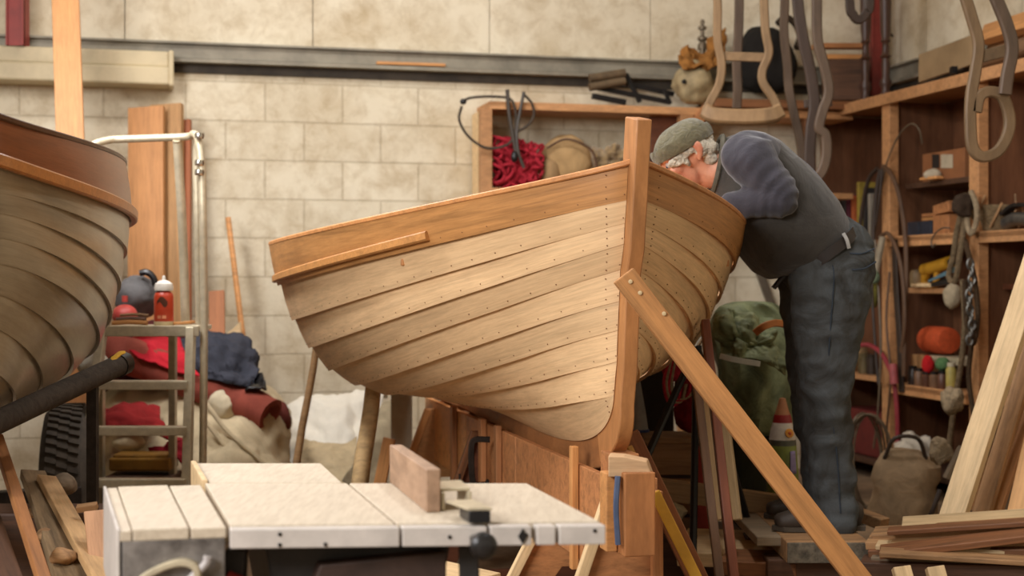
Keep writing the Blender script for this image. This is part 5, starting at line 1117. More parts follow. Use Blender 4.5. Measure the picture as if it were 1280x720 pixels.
wbox(846, 862, 0, 2.19, .26, .33, 'post', shelf_wood); wbox(812, 846, 1.74, 2.19, .20, .22, 'panel', red_wood)
wbox(1000, 1014, 0, 2.19, .26, .33, 'post', brown_wood)
plank('brace', PW(858, 172, .34), PW(884, 134, .34), .06, .022, strong_wood, face=WN, parent=bk)
# red rope bundle
rb = thing('rope_bundle', 'bundle of bright red rope on the wall shelf', 'rope', PW(645, 232, .2))
m = MB(); m.ball(PW(645, 203, .19), (.125, .10, .15), 4, .05, 7, 3); m.build('bundle_core', cloth('red_rope_core', (160, 34, 46), .3, 20, .8), rb)
redr = cloth('red_rope', (192, 48, 62), .25, 40, .8)
for k in range(24):
    x_ = 620 + rnd.random() * 50; c = PW(x_, 200 + rnd.uniform(-10, 16), .24 + rnd.uniform(0, .05)); a = rnd.uniform(.03, .09); b_ = rnd.uniform(.05, .13); ti = rnd.uniform(-1.2, 1.2); ph_ = rnd.uniform(0, 6)
    m = MB(); m.tube([c + WX * (a * math.cos(t) * math.cos(ti) - b_ * math.sin(t) * math.sin(ti)) + V((0, 0, (a * math.cos(t) * math.sin(ti) + b_ * math.sin(t)) * .8)) + WN * (.02 * math.sin(3 * t + ph_)) + V((.012 * math.sin(5 * t + ph_), 0, .012 * math.cos(4 * t))) for t in [2 * PI * j / 26 for j in range(27)]], .010, 6); m.build('rope_turn', redr, rb)
# beige sail bag and fleece
q = PW(712, 200, .17); sbg = thing('canvas_bag', 'beige canvas bag lying on the wall shelf beside the red rope', 'bag', V((q.x, q.y, 1.735)))
m = MB(); m.ball(V((q.x - .02, q.y - .01, 1.735 + .17)), (.16, .105, .165), 4, .02, 5, 11, Matrix.Rotation(.35, 3, 'Y')); m.build('bag_body', cloth('beige_canvas', (184, 150, 104), .2, 6, .4), sbg)
m = MB(); m.ball(V((q.x - .12, q.y - .07, 1.735 + .09)), (.06, .06, .09), 3, .02, 8, 4); m.build('bag_neck', cloth('beige_canvas2', (168, 136, 96), .2, 6, .4), sbg)
m = MB(); m.tube([V((q.x - .14, q.y - .11, 1.98)), V((q.x - .02, q.y - .13, 2.03)), V((q.x + .12, q.y - .12, 1.97)), V((q.x + .16, q.y - .1, 1.86))], .008, 6, 6); m.build('drawstring', strap2, sbg)
fl = MB(); q = PW(765, 205, .16)
for k in range(70):
    fl.ball(V((q.x + rnd.uniform(-.17, .17), q.y + rnd.uniform(-.10, .01), 1.78 + rnd.uniform(0, .19))), (rnd.uniform(.03, .06), .04, rnd.uniform(.02, .045)), 3, .035, 26, k)
tag(fl.build('fleece', cloth('fleece', (168, 140, 98), .35, 24, 1.0, sheen=.4), remesh=.010, smoothit=1), 'shaggy tan fleece heaped on the wall shelf by the boat stem', 'fleece', kind='stuff')
# cable hanging on the shelf frame
cw = thing('cable_loop', 'coiled dark cable looped over the wall shelf frame', 'cable', PW(630, 160, .36))
cab = plain('dark_cable', (66, 56, 46), .5)
def wp(pts, off=.36): return [PW(x, y, off + (o if o else 0)) for x, y, o in [(p + (0,))[:3] for p in pts]]
for pts, r in (([(576, 128), (590, 122), (622, 121), (640, 126), (645, 150), (640, 175), (625, 184), (605, 184), (585, 170), (574, 150), (577, 133)], .008), ([(634, 112), (636, 140), (640, 165), (645, 195), (640, 200)], .012), ([(655, 115), (650, 140), (646, 165), (648, 190), (655, 210)], .010), ([(655, 118), (665, 130), (667, 145), (658, 158), (645, 165)], .008)):
    m = MB(); m.tube(wp(pts), r, 7, 6); m.build('cable_turn', cab, cw)
m = MB(); q = PW(643, 196, .37); m.ball(q, (.022, .022, .035), 2); m.build('plug', black_plastic, cw)
m = MB(); m.ball(PW(579, 127, .36), (.02, .02, .018), 2); m.build('plug', black_plastic, cw)
# on the top board
def top(x, off=.16, z=2.236): q = PW(x, 300, off); return V((q.x, q.y, z))
jk = thing('black_clamp_frame', 'black folded metal stand lying on top of the wall shelf', 'stand', top(790))
for a, c, r in (((738, 108, .2), (838, 128, .2), .018), ((752, 98, .15), (842, 118, .15), .018), ((740, 120, .25), (782, 128, .25), .02), ((782, 92, .2), (800, 128, .2), .016), ((830, 112, .22), (838, 130, .22), .014)):
    m = MB(); m.bar(PW(a[0], a[1], a[2]), PW(c[0], c[1], c[2]), r * 1.6, r * 1.6); m.build('bar', black_metal, jk, False, bevel=.003)
tw_ = thing('wood_roll', 'pair of dusty wooden rollers on the black metal stand', 'roller', PW(760, 105, .22))
for (y0, y1) in ((98, 91), (109, 101)):
    m = MB(); m.tube([PW(737, y0, .24), PW(781, y1, .24)], .026, 10); m.build('roller', plain('dusty_roller', (104, 84, 58), .8, 0, .3), tw_)
bu = thing('buoy', 'round dusty beige buoy on top of the wall shelf', 'buoy', PW(866, 128, .25))
m = MB(); m.ball(PW(866, 103, .27), (.122, .10, .135), 4, .035, 7, 21); m.build('buoy_body', plain('dusty_beige', (176, 156, 116), .75, 0, .3, 7, .2), bu)
m = MB(); m.disc(PW(855, 102, .365), WN, .014, 12, .004); m.disc(PW(878, 98, .365), WN, .010, 12, .004); m.build('eyelet', black_plastic, bu)
m = MB(); m.patch([[PW(849, 62, .2), PW(860, 56, .2), PW(880, 60, .18), PW(895, 36, .15), PW(908, 34, .12)], [PW(848, 74, .3), PW(864, 72, .32), PW(882, 76, .3), PW(898, 56, .25), PW(910, 50, .2)], [PW(852, 82, .38), PW(862, 80, .4), PW(884, 84, .38), PW(900, 80, .3), PW(908, 76, .25)]], 28, 36, .03, 14, 6, .05)
tag(m.build('leather_scrap', cloth('tan_leather', (164, 112, 56), .3, 10, .5), solid=.008), 'crumpled tan leather scrap lying over the beige buoy', 'leather')
cs = thing('brass_fitting', 'dull metal candlestick-shaped fitting behind the tan leather scrap', 'fitting', PW(878, 62, .14))
m = MB(); q = PW(878, 62, .12); m.lathe(q - V((0, 0, .0)), [(0, 0), (.03, 0), (.028, .03), (.016, .05), (.03, .06), (.03, .075), (.012, .085), (.012, .12), (.026, .125), (.026, .14), (.01, .148), (.014, .17), (.008, .185), (0, .187)], n=16); m.build('stem', plain('old_pewter', (118, 104, 84), .45, .5), cs)
m = MB(); q0 = q.copy(); q0.z = 2.236; m.lathe(q0, [(0, 0), (.05, 0), (.05, .02), (.02, .05), (.018, q.z - 2.236), (0, q.z - 2.236)], n=16); m.build('base', plain('old_pewter', (118, 104, 84), .45, .5), cs)
dbq = thing('dark_bag', 'large black bag slumped on top of the shelf behind the chair backs', 'bag', top(960))
m = MB(); m.ball(PW(958, 76, .2), (.19, .15, .215), 4, .035, 5, 17); m.build('bag_body', cloth('black_bag', (36, 33, 30), .2, 7, .4), dbq)
m = MB(); m.tube([PW(972, 30, .2), PW(982, 22, .2), PW(994, 30, .2), PW(1000, 46, .22), PW(996, 60, .25)], .022, 8, 5); m.build('bag_strap', cloth('brown_strap_cloth', (62, 50, 38), .3, 12, .5), dbq)
for k, (x0, x1, y0, y1, off, mt, lb) in enumerate(((905, 1000, 120, 124, .28, pine_worn, 'grey-brown plank lying on the wall shelf top in front of the black bag'), (890, 1060, 127, 131, .34, brown_wood, 'long brown plank lying along the front of the wall shelf top'), (925, 1040, 110, 114, .2, grey_wood, 'dusty grey plank lying nearest the wall on the shelf top'))):
    o = plank('plank', PW(x0, y0, off), PW(x1, y1, off), .10, .05, mt, face=(0, 0, 1)); tag(o, lb, 'plank', 'planks on the wall shelf top')
    zz = 2.262 + (.0 if k != 0 else .0); o.location.z = zz
# turned legs, boards and the rest above the side shelving
for x, lb in ((1082, 'dark turned baluster standing left of the red column'), (1107, 'dark turned baluster standing right of the red column')):
    q = PS(x, 110, .12); q.z = 2.2855; hh_ = PS(x, 40, .12).z - 2.28; pr = [(0, 0), (.034, 0), (.038, .02), (.03, .04), (.024, .06), (.034, .09), (.036, .11), (.022, .14), (.026, .22), (.022, .26), (.034, .275), (.022, .29), (.02, .36), (.03, .375), (.024, .39), (.03, .44), (.034, .6), (.034, .75), (0, .75)]
    m = MB(); m.lathe(q, [(r, h * hh_ / .44) for r, h in pr], n=18); tag(m.build('baluster', plain('dark_turned', (74, 48, 36), .4, 0, .2)), lb, 'baluster', 'turned balusters on the shelving')
cp = MB(); a, c = PS(1148, 103, .14), PS(1222, 78, .14); cp.hexa([a, c, c + SN * .02, a + SN * .02] + [p + V((0, 0, .16)) for p in (a, c, c + SN * .05, a + SN * .05)]); tag(cp.build('panel', plain('fibre_panel', (158, 132, 96), .8, 0, .15, 5), None, False, bevel=.003), 'flat tan panel standing on edge on top of the shelving', 'panel')
m = MB(); q = PS(1192, 88, .07); m.box(q, (.03, .05, .04)); m.tube([q + V((0, 0, -.01)), q + SD * .1 + V((0, 0, -.005))], .006, 6); tag(m.build('small_tool', black_metal), 'small black tool lying in front of the flat tan panel', 'tool')
for k, (x0, y0, x1, y1, d, w_, mt, lb) in enumerate(((1225, 76, 1292, 55, .05, .09, wood('log_brown', (120, 88, 58), .8, .3), 'round-edged brown timber lying behind the big hanging chair frame'), (1232, 44, 1310, 20, .2, .10, pine_orange, 'long orange board stacked highest on the shelving'), (1240, 60, 1310, 36, .28, .12, pine_worn, 'long worn board leaning under the highest orange board'))):
    p0, p1 = PS(x0, y0, d), PS(x1, y1, d); o = plank('timber', p0, p1 + (p1 - p0) * 1.2, w_, .06, mt, face=SN * -1 + V((0, 0, .4)), bevel=.02 if k == 0 else .004); tag(o, lb, 'timber', 'timber stored on the shelving')
for k, (x0, x1, y, d, lb) in enumerate(((1018, 1082, 58, .3, 'short orange board end jutting out left of the turned leg'), (1028, 1076, 72, .26, 'thin board lying beneath the short orange board'))):
    a, c = PW(x0, y, .25), PW(x1, y, .25); o = plank('board', a, c, .09, .03, (strong_wood, pine_orange)[k], face=(0, 0, 1)); tag(o, lb, 'board')
m = MB(); a, c = PW(1028, 128, .22), PW(1076, 128, .22); m.box((a + c) / 2 + V((0, 0, .13)), (.22, .18, .26)); tag(m.build('dark_crate', dark_wood, None, False, bevel=.01), 'dark crate on the shelf top carrying the board ends', 'crate')
# ---------------------------------------------------------------- chair frames hanging from the roof
def chair_back(label, path, bars, Y, w, t, mat, group='old chair frames hanging from the roof', slats=()):
    r_ = thing('chair_frame', label, 'chair frame', P(path[0][0], 160, Y), group)
    m = MB(); m.strip([P(x, y, Y + (d[0] if d else 0)) for x, y, *d in path], w, t, 5, hint=(0, -1, 0)); m.build('bent_frame', mat, r_)
    for (a, c, bw) in bars: plank('cross_rail', P(*a, Y + .005), P(*c, Y + .005), bw, .018, mat, parent=r_)
    return r_
br_ = wood('chair_brown', (110, 82, 56), .5, .25, grain=(5, 5, 1)); gr_ = wood('chair_grey', (88, 70, 54), .55, .3, grain=(5, 5, 1))
Yc = 7.2
chair_back('balloon-backed brown chair frame hanging upside down above the person', [(893, -110), (896, -40), (897, 10), (897, 50), (902, 80), (899, 105), (889, 125), (882, 140), (888, 148), (905, 151), (930, 152), (955, 151), (970, 148), (973, 138), (966, 122), (954, 104), (953, 88), (961, 66), (957, 40), (955, 5), (954, -40), (953, -110)], [((900, 70), (958, 72), .045)], Yc, .042, .032, ash_wood)
m = MB(); m.strip([P(880, 138, Yc), P(893, 144, Yc - .015), P(930, 146, Yc - .02), P(962, 144, Yc - .015), P(976, 138, Yc)], .075, .05, 6, hint=(0, -1, 0)); m.build('crest_rail', ash_wood, bpy.data.objects['chair_frame'])
chair_back('slim brown chair leg pair hanging just behind the balloon-backed frame', [(925, -110), (924, 0), (923, 40), (921, 80), (922, 110), (921, 135)], [], 7.5, .048, .03, gr_)
chair_back('curved grey chair leg hanging right of the black bag', [(982, -110), (981, 0), (980, 40), (984, 80), (986, 110), (992, 140), (999, 170), (1002, 195), (995, 203), (985, 200)], [], 7.4, .045, .03, gr_)
chair_back('dark bent chair frame hanging beside the left end of the side shelving', [(990, -110), (997, 0), (1004, 50), (1013, 90), (1018, 130), (1014, 160), (1012, 190), (1012, 215)], [((1005, 130), (1040, 128), .04)], 7.1, .055, .035, wood('chair_dark', (66, 50, 40), .5, .25, grain=(5, 5, 1)))
chair_back('grey chair frame ending in an open hoop by the left end of the side shelving', [(1022, -110), (1021, 0), (1022, 50), (1031, 85), (1036, 115), (1028, 140), (1024, 160), (1032, 170), (1033, 195), (1027, 215), (1017, 224), (1006, 222)], [], 6.95, .048, .035, gr_)
chair_back('large bent chair frame hanging nearest the right edge, its hoop lowest', [(1188, -110), (1203, -20), (1214, 20), (1223, 55), (1219, 90), (1214, 120), (1213, 155), (1216, 185), (1228, 196), (1246, 190), (1258, 172), (1262, 150), (1256, 126), (1248, 117), (1234, 115), (1224, 122), (1220, 140)], [((1222, 72), (1262, 62), .05)], 5.9, .046, .032, wood('chair_tan', (118, 94, 66), .5, .25, grain=(5, 5, 1)))
chair_back('dark curved chair post hanging in front of the right-hand shelf bay', [(1222, -110), (1236, -30), (1246, 0), (1258, 30), (1265, 60), (1259, 95), (1256, 118)], [], 5.85, .05, .035, gr_)
chair_back('small dark chair hoop hanging at the top beside the red column', [(1060, -110), (1062, 0), (1066, 18), (1074, 25), (1083, 16), (1087, 0), (1088, -110)], [], 7.4, .045, .03, wood('chair_dark', (78, 60, 46)))
for nm, pa, pb in (('trim_6', (860, -118, 7.3), (1110, -118, 7.3)), ('trim_7', (1140, -118, 5.9), (1330, -118, 5.9))):
    m = MB(); m.bar(P(*pa), P(*pb), .07, .09); a, c = P(*pa), P(*pb); a.z += .045; c.z += .045
    for q in (a, c): m.bar(q, V((q.x, q.y, 4.57)), .05, .05)
    structure(m.build(nm, brown_wood, None, False, bevel=.004))
m = MB(); m.tube([PW(1130, -20, .1), PW(1137, 20, .1), PW(1133, 40, .1), PW(1122, 48, .1), PW(1112, 42, .1)], .008, 6, 6); tag(m.build('cable', wire), 'thin cable drooping down the cladding beside the red column', 'cable')
# ---------------------------------------------------------------- right-hand floor: props, tarp, planks
o = XL('prop_board', (881, 402, 4.75), (926, 800, 4.35), 11, .05, wood('mahogany_prop', (116, 62, 38), .5, .25), 'reddish brown prop from the boat side, passing right of the pale stick pair', 'prop', face=(0, -1, 0))
o.location = P(881, 402, 4.75)
o = XL('prop_board', (869, 462, 4.65), (912, 830, 4.3), 11, .03, wood('grey_prop_board', (110, 80, 56), .6, .25), 'grey-brown prop leaning left of the reddish brown prop', 'prop', face=(0, -1, 0))
o = XL('pale_stick', (884, 498, 4.85), (902, 650, 4.75), 12, .03, pine, 'pale square stick standing between the two dark props', 'stick', face=(-.4, -1, 0))
o = XL('pale_stick', (906, 522, 4.95), (922, 650, 4.85), 10, .03, pine, 'pale square stick standing right of the reddish brown prop', 'stick', face=(-.4, -1, 0))
tp = thing('tripod_stand', 'black tripod stand with a bright clamp head beneath the port side of the boat', 'tripod', P(868, 640, 5.0))
hd2 = P(871, 432, 5.0)
for q in (P(800, 590, 4.7), P(866, 700, 4.75), P(946, 690, 5.2)):
    e = hd2 + (q - hd2) * ((hd2.z - .0) / (hd2.z - q.z)) if q.z > 0 else q
    m = MB(); m.tube([hd2, e], .013, 8); m.build('leg', black_metal, tp)
m = MB(); m.tube([hd2 + V((-.03, 0, -.05)), hd2 + V((0, 0, .01)), hd2 + V((.03, 0, .05))], .016, 10, 4); m.build('head', chrome, tp)
m = MB(); m.tube([hd2 + V((.0, 0, .0)), hd2 + V((.0, 0, -.35))], .018, 8); m.build('column', black_metal, tp)
# green tarp over something tall
q = P(944, 460, 5.9)
def tr(z, rx, ry, dx=0, k=0): return [V((q.x + dx + rx * math.cos(t) * (1 + .05 * math.sin(7 * t + z * 8)), q.y + ry * math.sin(t) * (1 + .06 * math.sin(6 * t + z * 11)), z)) for t in [2 * PI * j / 60 for j in range(60)]]
zt = lambda y: CZ - (y - HY) / F * 5.9
tg = thing('green_tarp', 'crumpled green tarpaulin draped over a tall shape behind the person', 'tarp', V((q.x, q.y, 0)))
m = MB(); m.loft([tr(zt(548), .115, .12, .0), tr(zt(520), .14, .15), tr(zt(480), .15, .16, .02), tr(zt(440), .155, .16, .01), tr(zt(415), .15, .15, 0), tr(zt(395), .125, .12, -.02), tr(zt(382), .10, .09, -.03), tr(zt(376), .05, .05, -.03)])
for v_ in m.bm.verts:
    c_ = v_.co; n_ = noise.fractal(c_ * 7 + V((3, 1, 2)), .8, 2, 4); f_ = .5 - abs(noise.noise(c_ * V((9, 9, 4)).length * .6)); d_ = V((c_.x - q.x, c_.y - q.y, 0)); d_ = d_.normalized() if d_.length > 1e-4 else V((0, 0, 1)); v_.co += d_ * (n_ * .05 + f_ * .085)
m.build('tarp_cover', cloth('green_tarp', (132, 140, 104), .3, 6, .6, rough=.5, c2=(62, 70, 50)), tg, subsurf=1)
m = MB(); m.patch([[P(890, 388, 5.66), P(915, 380, 5.62), P(950, 392, 5.62), P(968, 396, 5.64)], [P(892, 420, 5.6), P(918, 415, 5.56), P(948, 425, 5.56), P(975, 420, 5.58)], [P(898, 446, 5.6), P(920, 448, 5.55), P(950, 450, 5.56), P(984, 470, 5.6)]], 40, 46, .05, 9, 3, .11); m.build('tarp_fold', cloth('green_tarp_light', (146, 152, 114), .3, 6, .6, rough=.5, c2=(76, 84, 58)), tg, solid=.006)
m = MB(); m.strip([P(900, 445, 5.56), P(920, 450, 5.53), P(950, 455, 5.54)], .022, .006, 5, hint=(0, -1, 0)); m.build('pale_band', plain('pale_band', (186, 182, 166), .4), tg)
m = MB(); m.strip([P(944, 416, 5.52), P(955, 408, 5.5), P(968, 404, 5.52), P(980, 405, 5.56)], .028, .012, 5, hint=(0, -1, 0)); m.build('orange_strap', plain('orange_strap', (176, 104, 44), .6), tg)
m = MB(); m.loft([tr(0, .13, .13), tr(.25, .13, .13), tr(zt(545), .12, .12)]); rumple(m, .03, 8, 9); m.build('dark_skirt', cloth('dark_skirt', (62, 60, 44), .3, 8, .5), tg)
# red net, crate, cone, bottle beneath the boat
rn = thing('red_bundle', 'red rope and net bundle hanging under the far bilge of the boat', 'bundle', P(855, 540, 5.6))
m = MB(); m.ball(P(843, 455, 5.6), (.05, .05, .055), 3, .02, 12, 3); m.build('red_ball', redr, rn)
m = MB(); m.ball(P(860, 500, 5.6), (.06, .06, .14), 3, .03, 9, 13); m.build('red_net', cloth('red_net', (142, 40, 44), .3, 30, .8), rn)
for k in range(4):
    m = MB(); m.tube([P(838 + k * 2, 448, 5.55), P(830 + k * 3, 475 + k * 4, 5.54), P(834 + k * 5, 500, 5.53), P(846 + k * 6, 505 - k * 4, 5.53), P(852 + k * 6, 480, 5.53)], .006, 6, 5); m.build('loose_cord', rp2 if k % 2 else redr, rn)
q = P(845, 575, 5.6); cr = thing('crate', 'old brown wooden crate on the floor behind the tripod legs', 'crate', flo(q))
m = MB(); zt_ = P(0, 545, 5.6).z
for k in range(4): m.box((q.x - .12, q.y + .0 - .1, zt_ - .075 - k * .155), (.012, .0, .0)) if False else m.box((q.x, q.y - .11, zt_ - .07 - k * .15), (.25, .015, .135))
m.build('front_slats', wood('crate_wood', (166, 124, 84), .7, .3), cr, False, bevel=.003)
m = MB(); m.box((q.x, q.y + .02, zt_ / 2), (.24, .22, zt_ - .03)); m.build('crate_box', dark_wood, cr, False, bevel=.004)
m = MB(); m.box((q.x, q.y, zt_ - .005), (.27, .26, .022)); m.build('lid', pine_worn, cr, False, bevel=.004)
q = P(878, 640, 5.5); cn = thing('traffic_cone', 'small faded red cone behind the dark props', 'cone', flo(q))
m = MB(); zb_ = .0; m.lathe(V((q.x, q.y, 0)), [(.10, 0), (.10, .02), (.07, .03), (.02, .62), (.0, .63)], n=20); m.build('cone_body', plain('cone_red', (172, 58, 42), .6), cn)
q = P(792, 545, 5.7); bl_ = thing('white_bag', 'narrow white bag with a blue hem hanging behind the boat stem', 'bag', flo(q))
m = MB(); zz = P(0, 540, 5.7).z; m.tube([V((q.x + .02, q.y, zz)), V((q.x + .015, q.y, zz + .1)), V((q.x, q.y, zz + .24))], .04, 12, 5, scale=lambda u: 1 - .5 * u); m.build('bag_body', plain('white_bag_film', (176, 170, 160), .5), bl_)
m = MB(); m.tube([V((q.x + .02, q.y, zz - .012)), V((q.x + .02, q.y, zz + .012))], .043, 12); m.build('blue_hem', plain('blue_hem', (54, 72, 128), .5), bl_)
m = MB(); m.box((q.x + .02, q.y, (zz - .014) / 2), (.12, .12, zz - .014)); m.build('carton_base', dark_wood, bl_, False, bevel=.004)
m = MB(); m.box((P(810, 540, 6.2).x, 6.2, .42), (.22, .05, .84)); tag(m.build('dark_board', plain('slate_board', (56, 46, 40), .7), None, False, bevel=.004), 'dark slate-coloured board standing under the port side of the boat', 'board')
# bright patterned bottle
q = P(978, 625, 5.55); sb_ = thing('spray_bottle', 'bottle with a bright floral sleeve standing behind the front leg', 'bottle', P(978, 622, 5.55))
zB = P(0, 622, 5.55).z; prof = lambda y: P(0, y, 5.55).z
def seg(name, pr, mat, par=sb_): m = MB(); m.lathe(V((q.x, q.y, 0)), [(r, prof(y)) for r, y in pr], n=24); return m.build(name, mat, par)
seg('base', [(.0, 622), (.062, 622), (.064, 616), (.062, 592)], plain('green_film', (128, 142, 58), .4, 0, .3, 9))
seg('green_sleeve', [(.062, 592), (.058, 575), (.054, 556)], plain('green_film2', (142, 156, 70), .4, 0, .3, 9))
seg('grey_band', [(.054, 556), (.052, 549)], plain('grey_film', (92, 92, 78), .4))
fs = seg('floral_sleeve', [(.052, 549), (.046, 537), (.038, 528)], plain('white_film', (222, 214, 200), .4))
seg('red_collar', [(.038, 528), (.032, 518)], plain('red_film', (158, 36, 38), .4))
seg('nozzle', [(.030, 518), (.024, 512), (.016, 503), (.012, 498), (.0, 497)], plain('tan_nozzle', (176, 118, 78), .5))
m = MB(); m.disc(V((q.x + .018, q.y - .046, prof(540))), (.3, -1, .3), .018, 12, .003); m.build('flower', plain('flower_orange', (224, 150, 40), .4), fs)
m = MB(); m.disc(V((q.x + .019, q.y - .050, prof(540))), (.3, -1, .3), .007, 10, .003); m.build('flower_centre', plain('flower_red', (198, 74, 30), .4), fs)
m = MB(); m.patch([[V((q.x + .02, q.y - .056, prof(562))), V((q.x + .04, q.y - .046, prof(562)))], [V((q.x + .018, q.y - .0615, prof(590))), V((q.x + .045, q.y - .05, prof(590)))]], 6, 6); m.build('lilac_panel', plain('lilac_film', (156, 142, 190), .4), sb_, solid=.003)
m = MB(); m.box((q.x, q.y + .02, zB / 2 - .001), (.22, .2, zB - .004)); tag(m.build('plinth', red_wood, None, False, bevel=.005), 'low reddish block under the floral bottle', 'block')
# level, strut, beam
lv = thing('spirit_level', 'yellow spirit level leaning against the trestle end', 'level', P(820, 640, 4.05))
plank('level_body', P(818, 615, 3.92), P(924, 830, 3.86), .030, .02, plain('level_yellow', (204, 152, 38), .45, 0, .12), parent=lv)
plank('edge_strip', P(814, 617, 3.93), P(920, 832, 3.87), .008, .022, plain('level_edge', (120, 84, 24), .5), parent=lv)
o = XL('strut', (786, 543, 4.25), (880, 740, 4.3), 26, .035, wood('strut_brown', (140, 88, 54), .6, .25), 'brown strut running from the boat foot behind the trestle end block', 'strut', face=(0, -1, .1))
m = MB(); m.tube([P(783, 560, 4.2), P(790, 575, 4.19)], .02, 8); tag(m.build('yellow_handle', plain('ochre_handle', (176, 122, 36), .5)), 'ochre tool handle stuck behind the boat foot', 'handle')
o = plank('long_plank', P(812, 609, 5.27), P(1008, 636, 5.29), .07, .075, wood('grey_beam', (160, 130, 94), .7, .3), face=(0, 0, 1)); tag(o, 'long grey-brown plank resting one end on the stand behind the diagonal brace', 'plank')
# stand under the person
plain_top = .343
def restbox(name, label, cat, x0, x1, Y0, Y1, z0, z1, mat, bev=.006):
    a, c = P(x0, 400, Y0).x, P(x1, 400, Y0).x; m = MB(); m.box(((a + c) / 2, (Y0 + Y1) / 2, (z0 + z1) / 2), (c - a, Y1 - Y0, z1 - z0)); return tag(m.build(name, mat, None, False, bevel=bev), label, cat)
concrete = plain('grey_block', (112, 102, 86), .9, 0, .4, 40, .4)
st = thing('work_stand', 'plank stand with a grey speckled end that carries the person', 'stand', P(1035, 680, 4.72))
a, c = P(984, 0, 4.66).x, P(1088, 0, 4.66).x
m = MB(); m.box(((a + c) / 2, 4.99, .306), (c - a, .64, .072)); m.build('stand_top', pine_worn, st, False, bevel=.005)
m = MB(); m.box(((a + c) / 2, 4.666, .305), (c - a - .004, .012, .066)); m.build('end_grain', concrete, st, False, bevel=.002)
for y_ in (4.8, 5.2):
    m = MB(); m.box(((a + c) / 2, y_, .135), (c - a + .1, .12, .268)); m.build('bearer', dark_wood, st, False, bevel=.006)
m = MB(); a2, c2 = P(962, 0, 4.9).x, P(1066, 0, 4.9).x; m.box(((a2 + c2) / 2 - .03, 5.02, .323), (.36, .5, .032)); m.build('second_plank', grey_wood, st, False, bevel=.004)
# loose stack on the floor
def stackplank(label, x0, y0, Y0, x1, y1, Y1, w, t, mat, group='boards stacked on the floor at the right', name='stacked_board', face=(0, -.15, 1)):
    return plank(name, P(x0, y0, Y0), P(x1, y1, Y1), w, t, mat, face=face, label=label, cat='board', group=group)
stackplank('pale board on top of the right-hand stack, thick end to the left', 1128, 657, 4.75, 1320, 645, 4.6, .13, .025, pine)
stackplank('worn board second from the top of the right-hand stack', 1092, 668, 4.72, 1320, 654, 4.5, .10, .025, pine_worn)
stackplank('worn board fanned out in the middle of the right-hand stack', 1086, 676, 4.7, 1320, 672, 4.45, .12, .025, pine_worn)
stackplank('brown board in the lower middle of the right-hand stack', 1090, 686, 4.68, 1320, 684, 4.42, .12, .025, brown_wood)
stackplank('grey board near the bottom of the right-hand stack', 1094, 694, 4.66, 1320, 697, 4.42, .14, .03, grey_wood)
stackplank('dark thick timber at the bottom of the right-hand stack', 1080, 703, 4.66, 1330, 708, 4.42, .16, .05, dark_wood)
stackplank('broad brown board slanting through the right-hand stack', 1100, 690, 4.55, 1320, 664, 4.38, .09, .022, brown_wood)
m = MB(); m.box((P(1200, 0, 4.6).x, 4.62, .105), (.75, .22, .21)); tag(m.build('bearer', dark_wood, None, False, bevel=.01), 'dark bearer under the right-hand board stack', 'bearer')
for x_, lb in ((1126, 'left'), (1168, 'right')):
    p_ = P(x_, 709, 4.36); plank('offcut', V((p_.x + .05, p_.y - .16, .006)), p_, .055, .03, pine, face=(0, -1, .6), label='short pale offcut leaning on the front of the board stack, %s of two' % lb, cat='offcut', group='pale offcuts in front of the stack')
stackplank('pale plank on the floor behind the two dark props', 856, 672, 5.3, 972, 676, 5.2, .14, .03, wood('bright_floor', (240, 208, 160), .6, .15), 'planks on the floor behind the props', 'floor_plank')
stackplank('worn plank lying lower than the pale one behind the two dark props', 850, 690, 5.1, 985, 694, 5.0, .16, .05, pine, 'planks on the floor behind the props', 'floor_plank')
stackplank('brown plank under the stand, close to the bottom edge', 905, 702, 4.9, 1000, 706, 4.8, .14, .05, brown_wood, 'planks on the floor behind the props', 'floor_plank')
for k, (x, y, Y, lb) in enumerate(((826, 640, 5.5, 'crumpled pale paper behind the yellow level, left of two'), (862, 648, 5.6, 'crumpled pale paper behind the dark props, right of two'))):
    m = MB(); m.ball(P(x, y, Y), (.11, .10, .035), 3, .04, 9, k + 4); tag(m.build('paper', cloth('crumpled_paper', (196, 182, 152), .15, 12, .5)), lb, 'paper')
m = MB(); m.box((P(845, 0, 5.5).x, 5.52, .12), (.5, .3, .24)); tag(m.build('low_bench', dark_wood, None, False, bevel=.01), 'dark low bench under the crumpled papers and floor planks', 'bench')
stackplank('bare pale plank on low blocks in front of the trestle, seen under the saw rail', 472, 700, 4.5, 600, 730, 4.1, .16, .03, pine, 'planks at the trestle foot', 'floor_plank')
# offcut under the person's heel
m = MB(); a = P(1066, 640, 5.3); m.bar(a, P(1106, 655, 5.2), .06, .04); tag(m.build('offcut', pine_worn, None, False, bevel=.004), 'small worn offcut just behind the shoe heel', 'offcut')
# planks leaning at the right edge
def leanr(label, x0, y0, Y0, x1, y1, Y1, w, t, mat, face=(-.75, -1, 0)):
    a, c = P(x0, y0, Y0), P(x1, y1, Y1); d = c - a
    a2 = a - d * (a.z / d.z) if a.z > .02 else a
    return plank('leaning_plank', a2, c + d * .45, w, t, mat, face=face, label=label, cat='plank', group='planks leaning at the right')
leanr('broad pale plank leaning in front of the other planks at the right edge', 1192, 645, 4.95, 1298, 318, 5.25, .085, .05, pine)
leanr('second leaning plank, just behind the broad pale one', 1228, 640, 5.15, 1310, 370, 5.45, .06, .04, pine_worn)
leanr('third leaning plank with a warm brown edge at the right', 1240, 640, 5.2, 1318, 400, 5.5, .07, .035, pine_orange)
leanr('grey slim plank leaning fourth from the left in the right corner', 1254, 640, 5.3, 1300, 440, 5.5, .035, .03, grey_wood)
leanr('short orange plank leaning closest to the right edge', 1276, 642, 5.1, 1312, 480, 5.3, .09, .03, wood('lean_orange', (206, 158, 104), .6, .2))
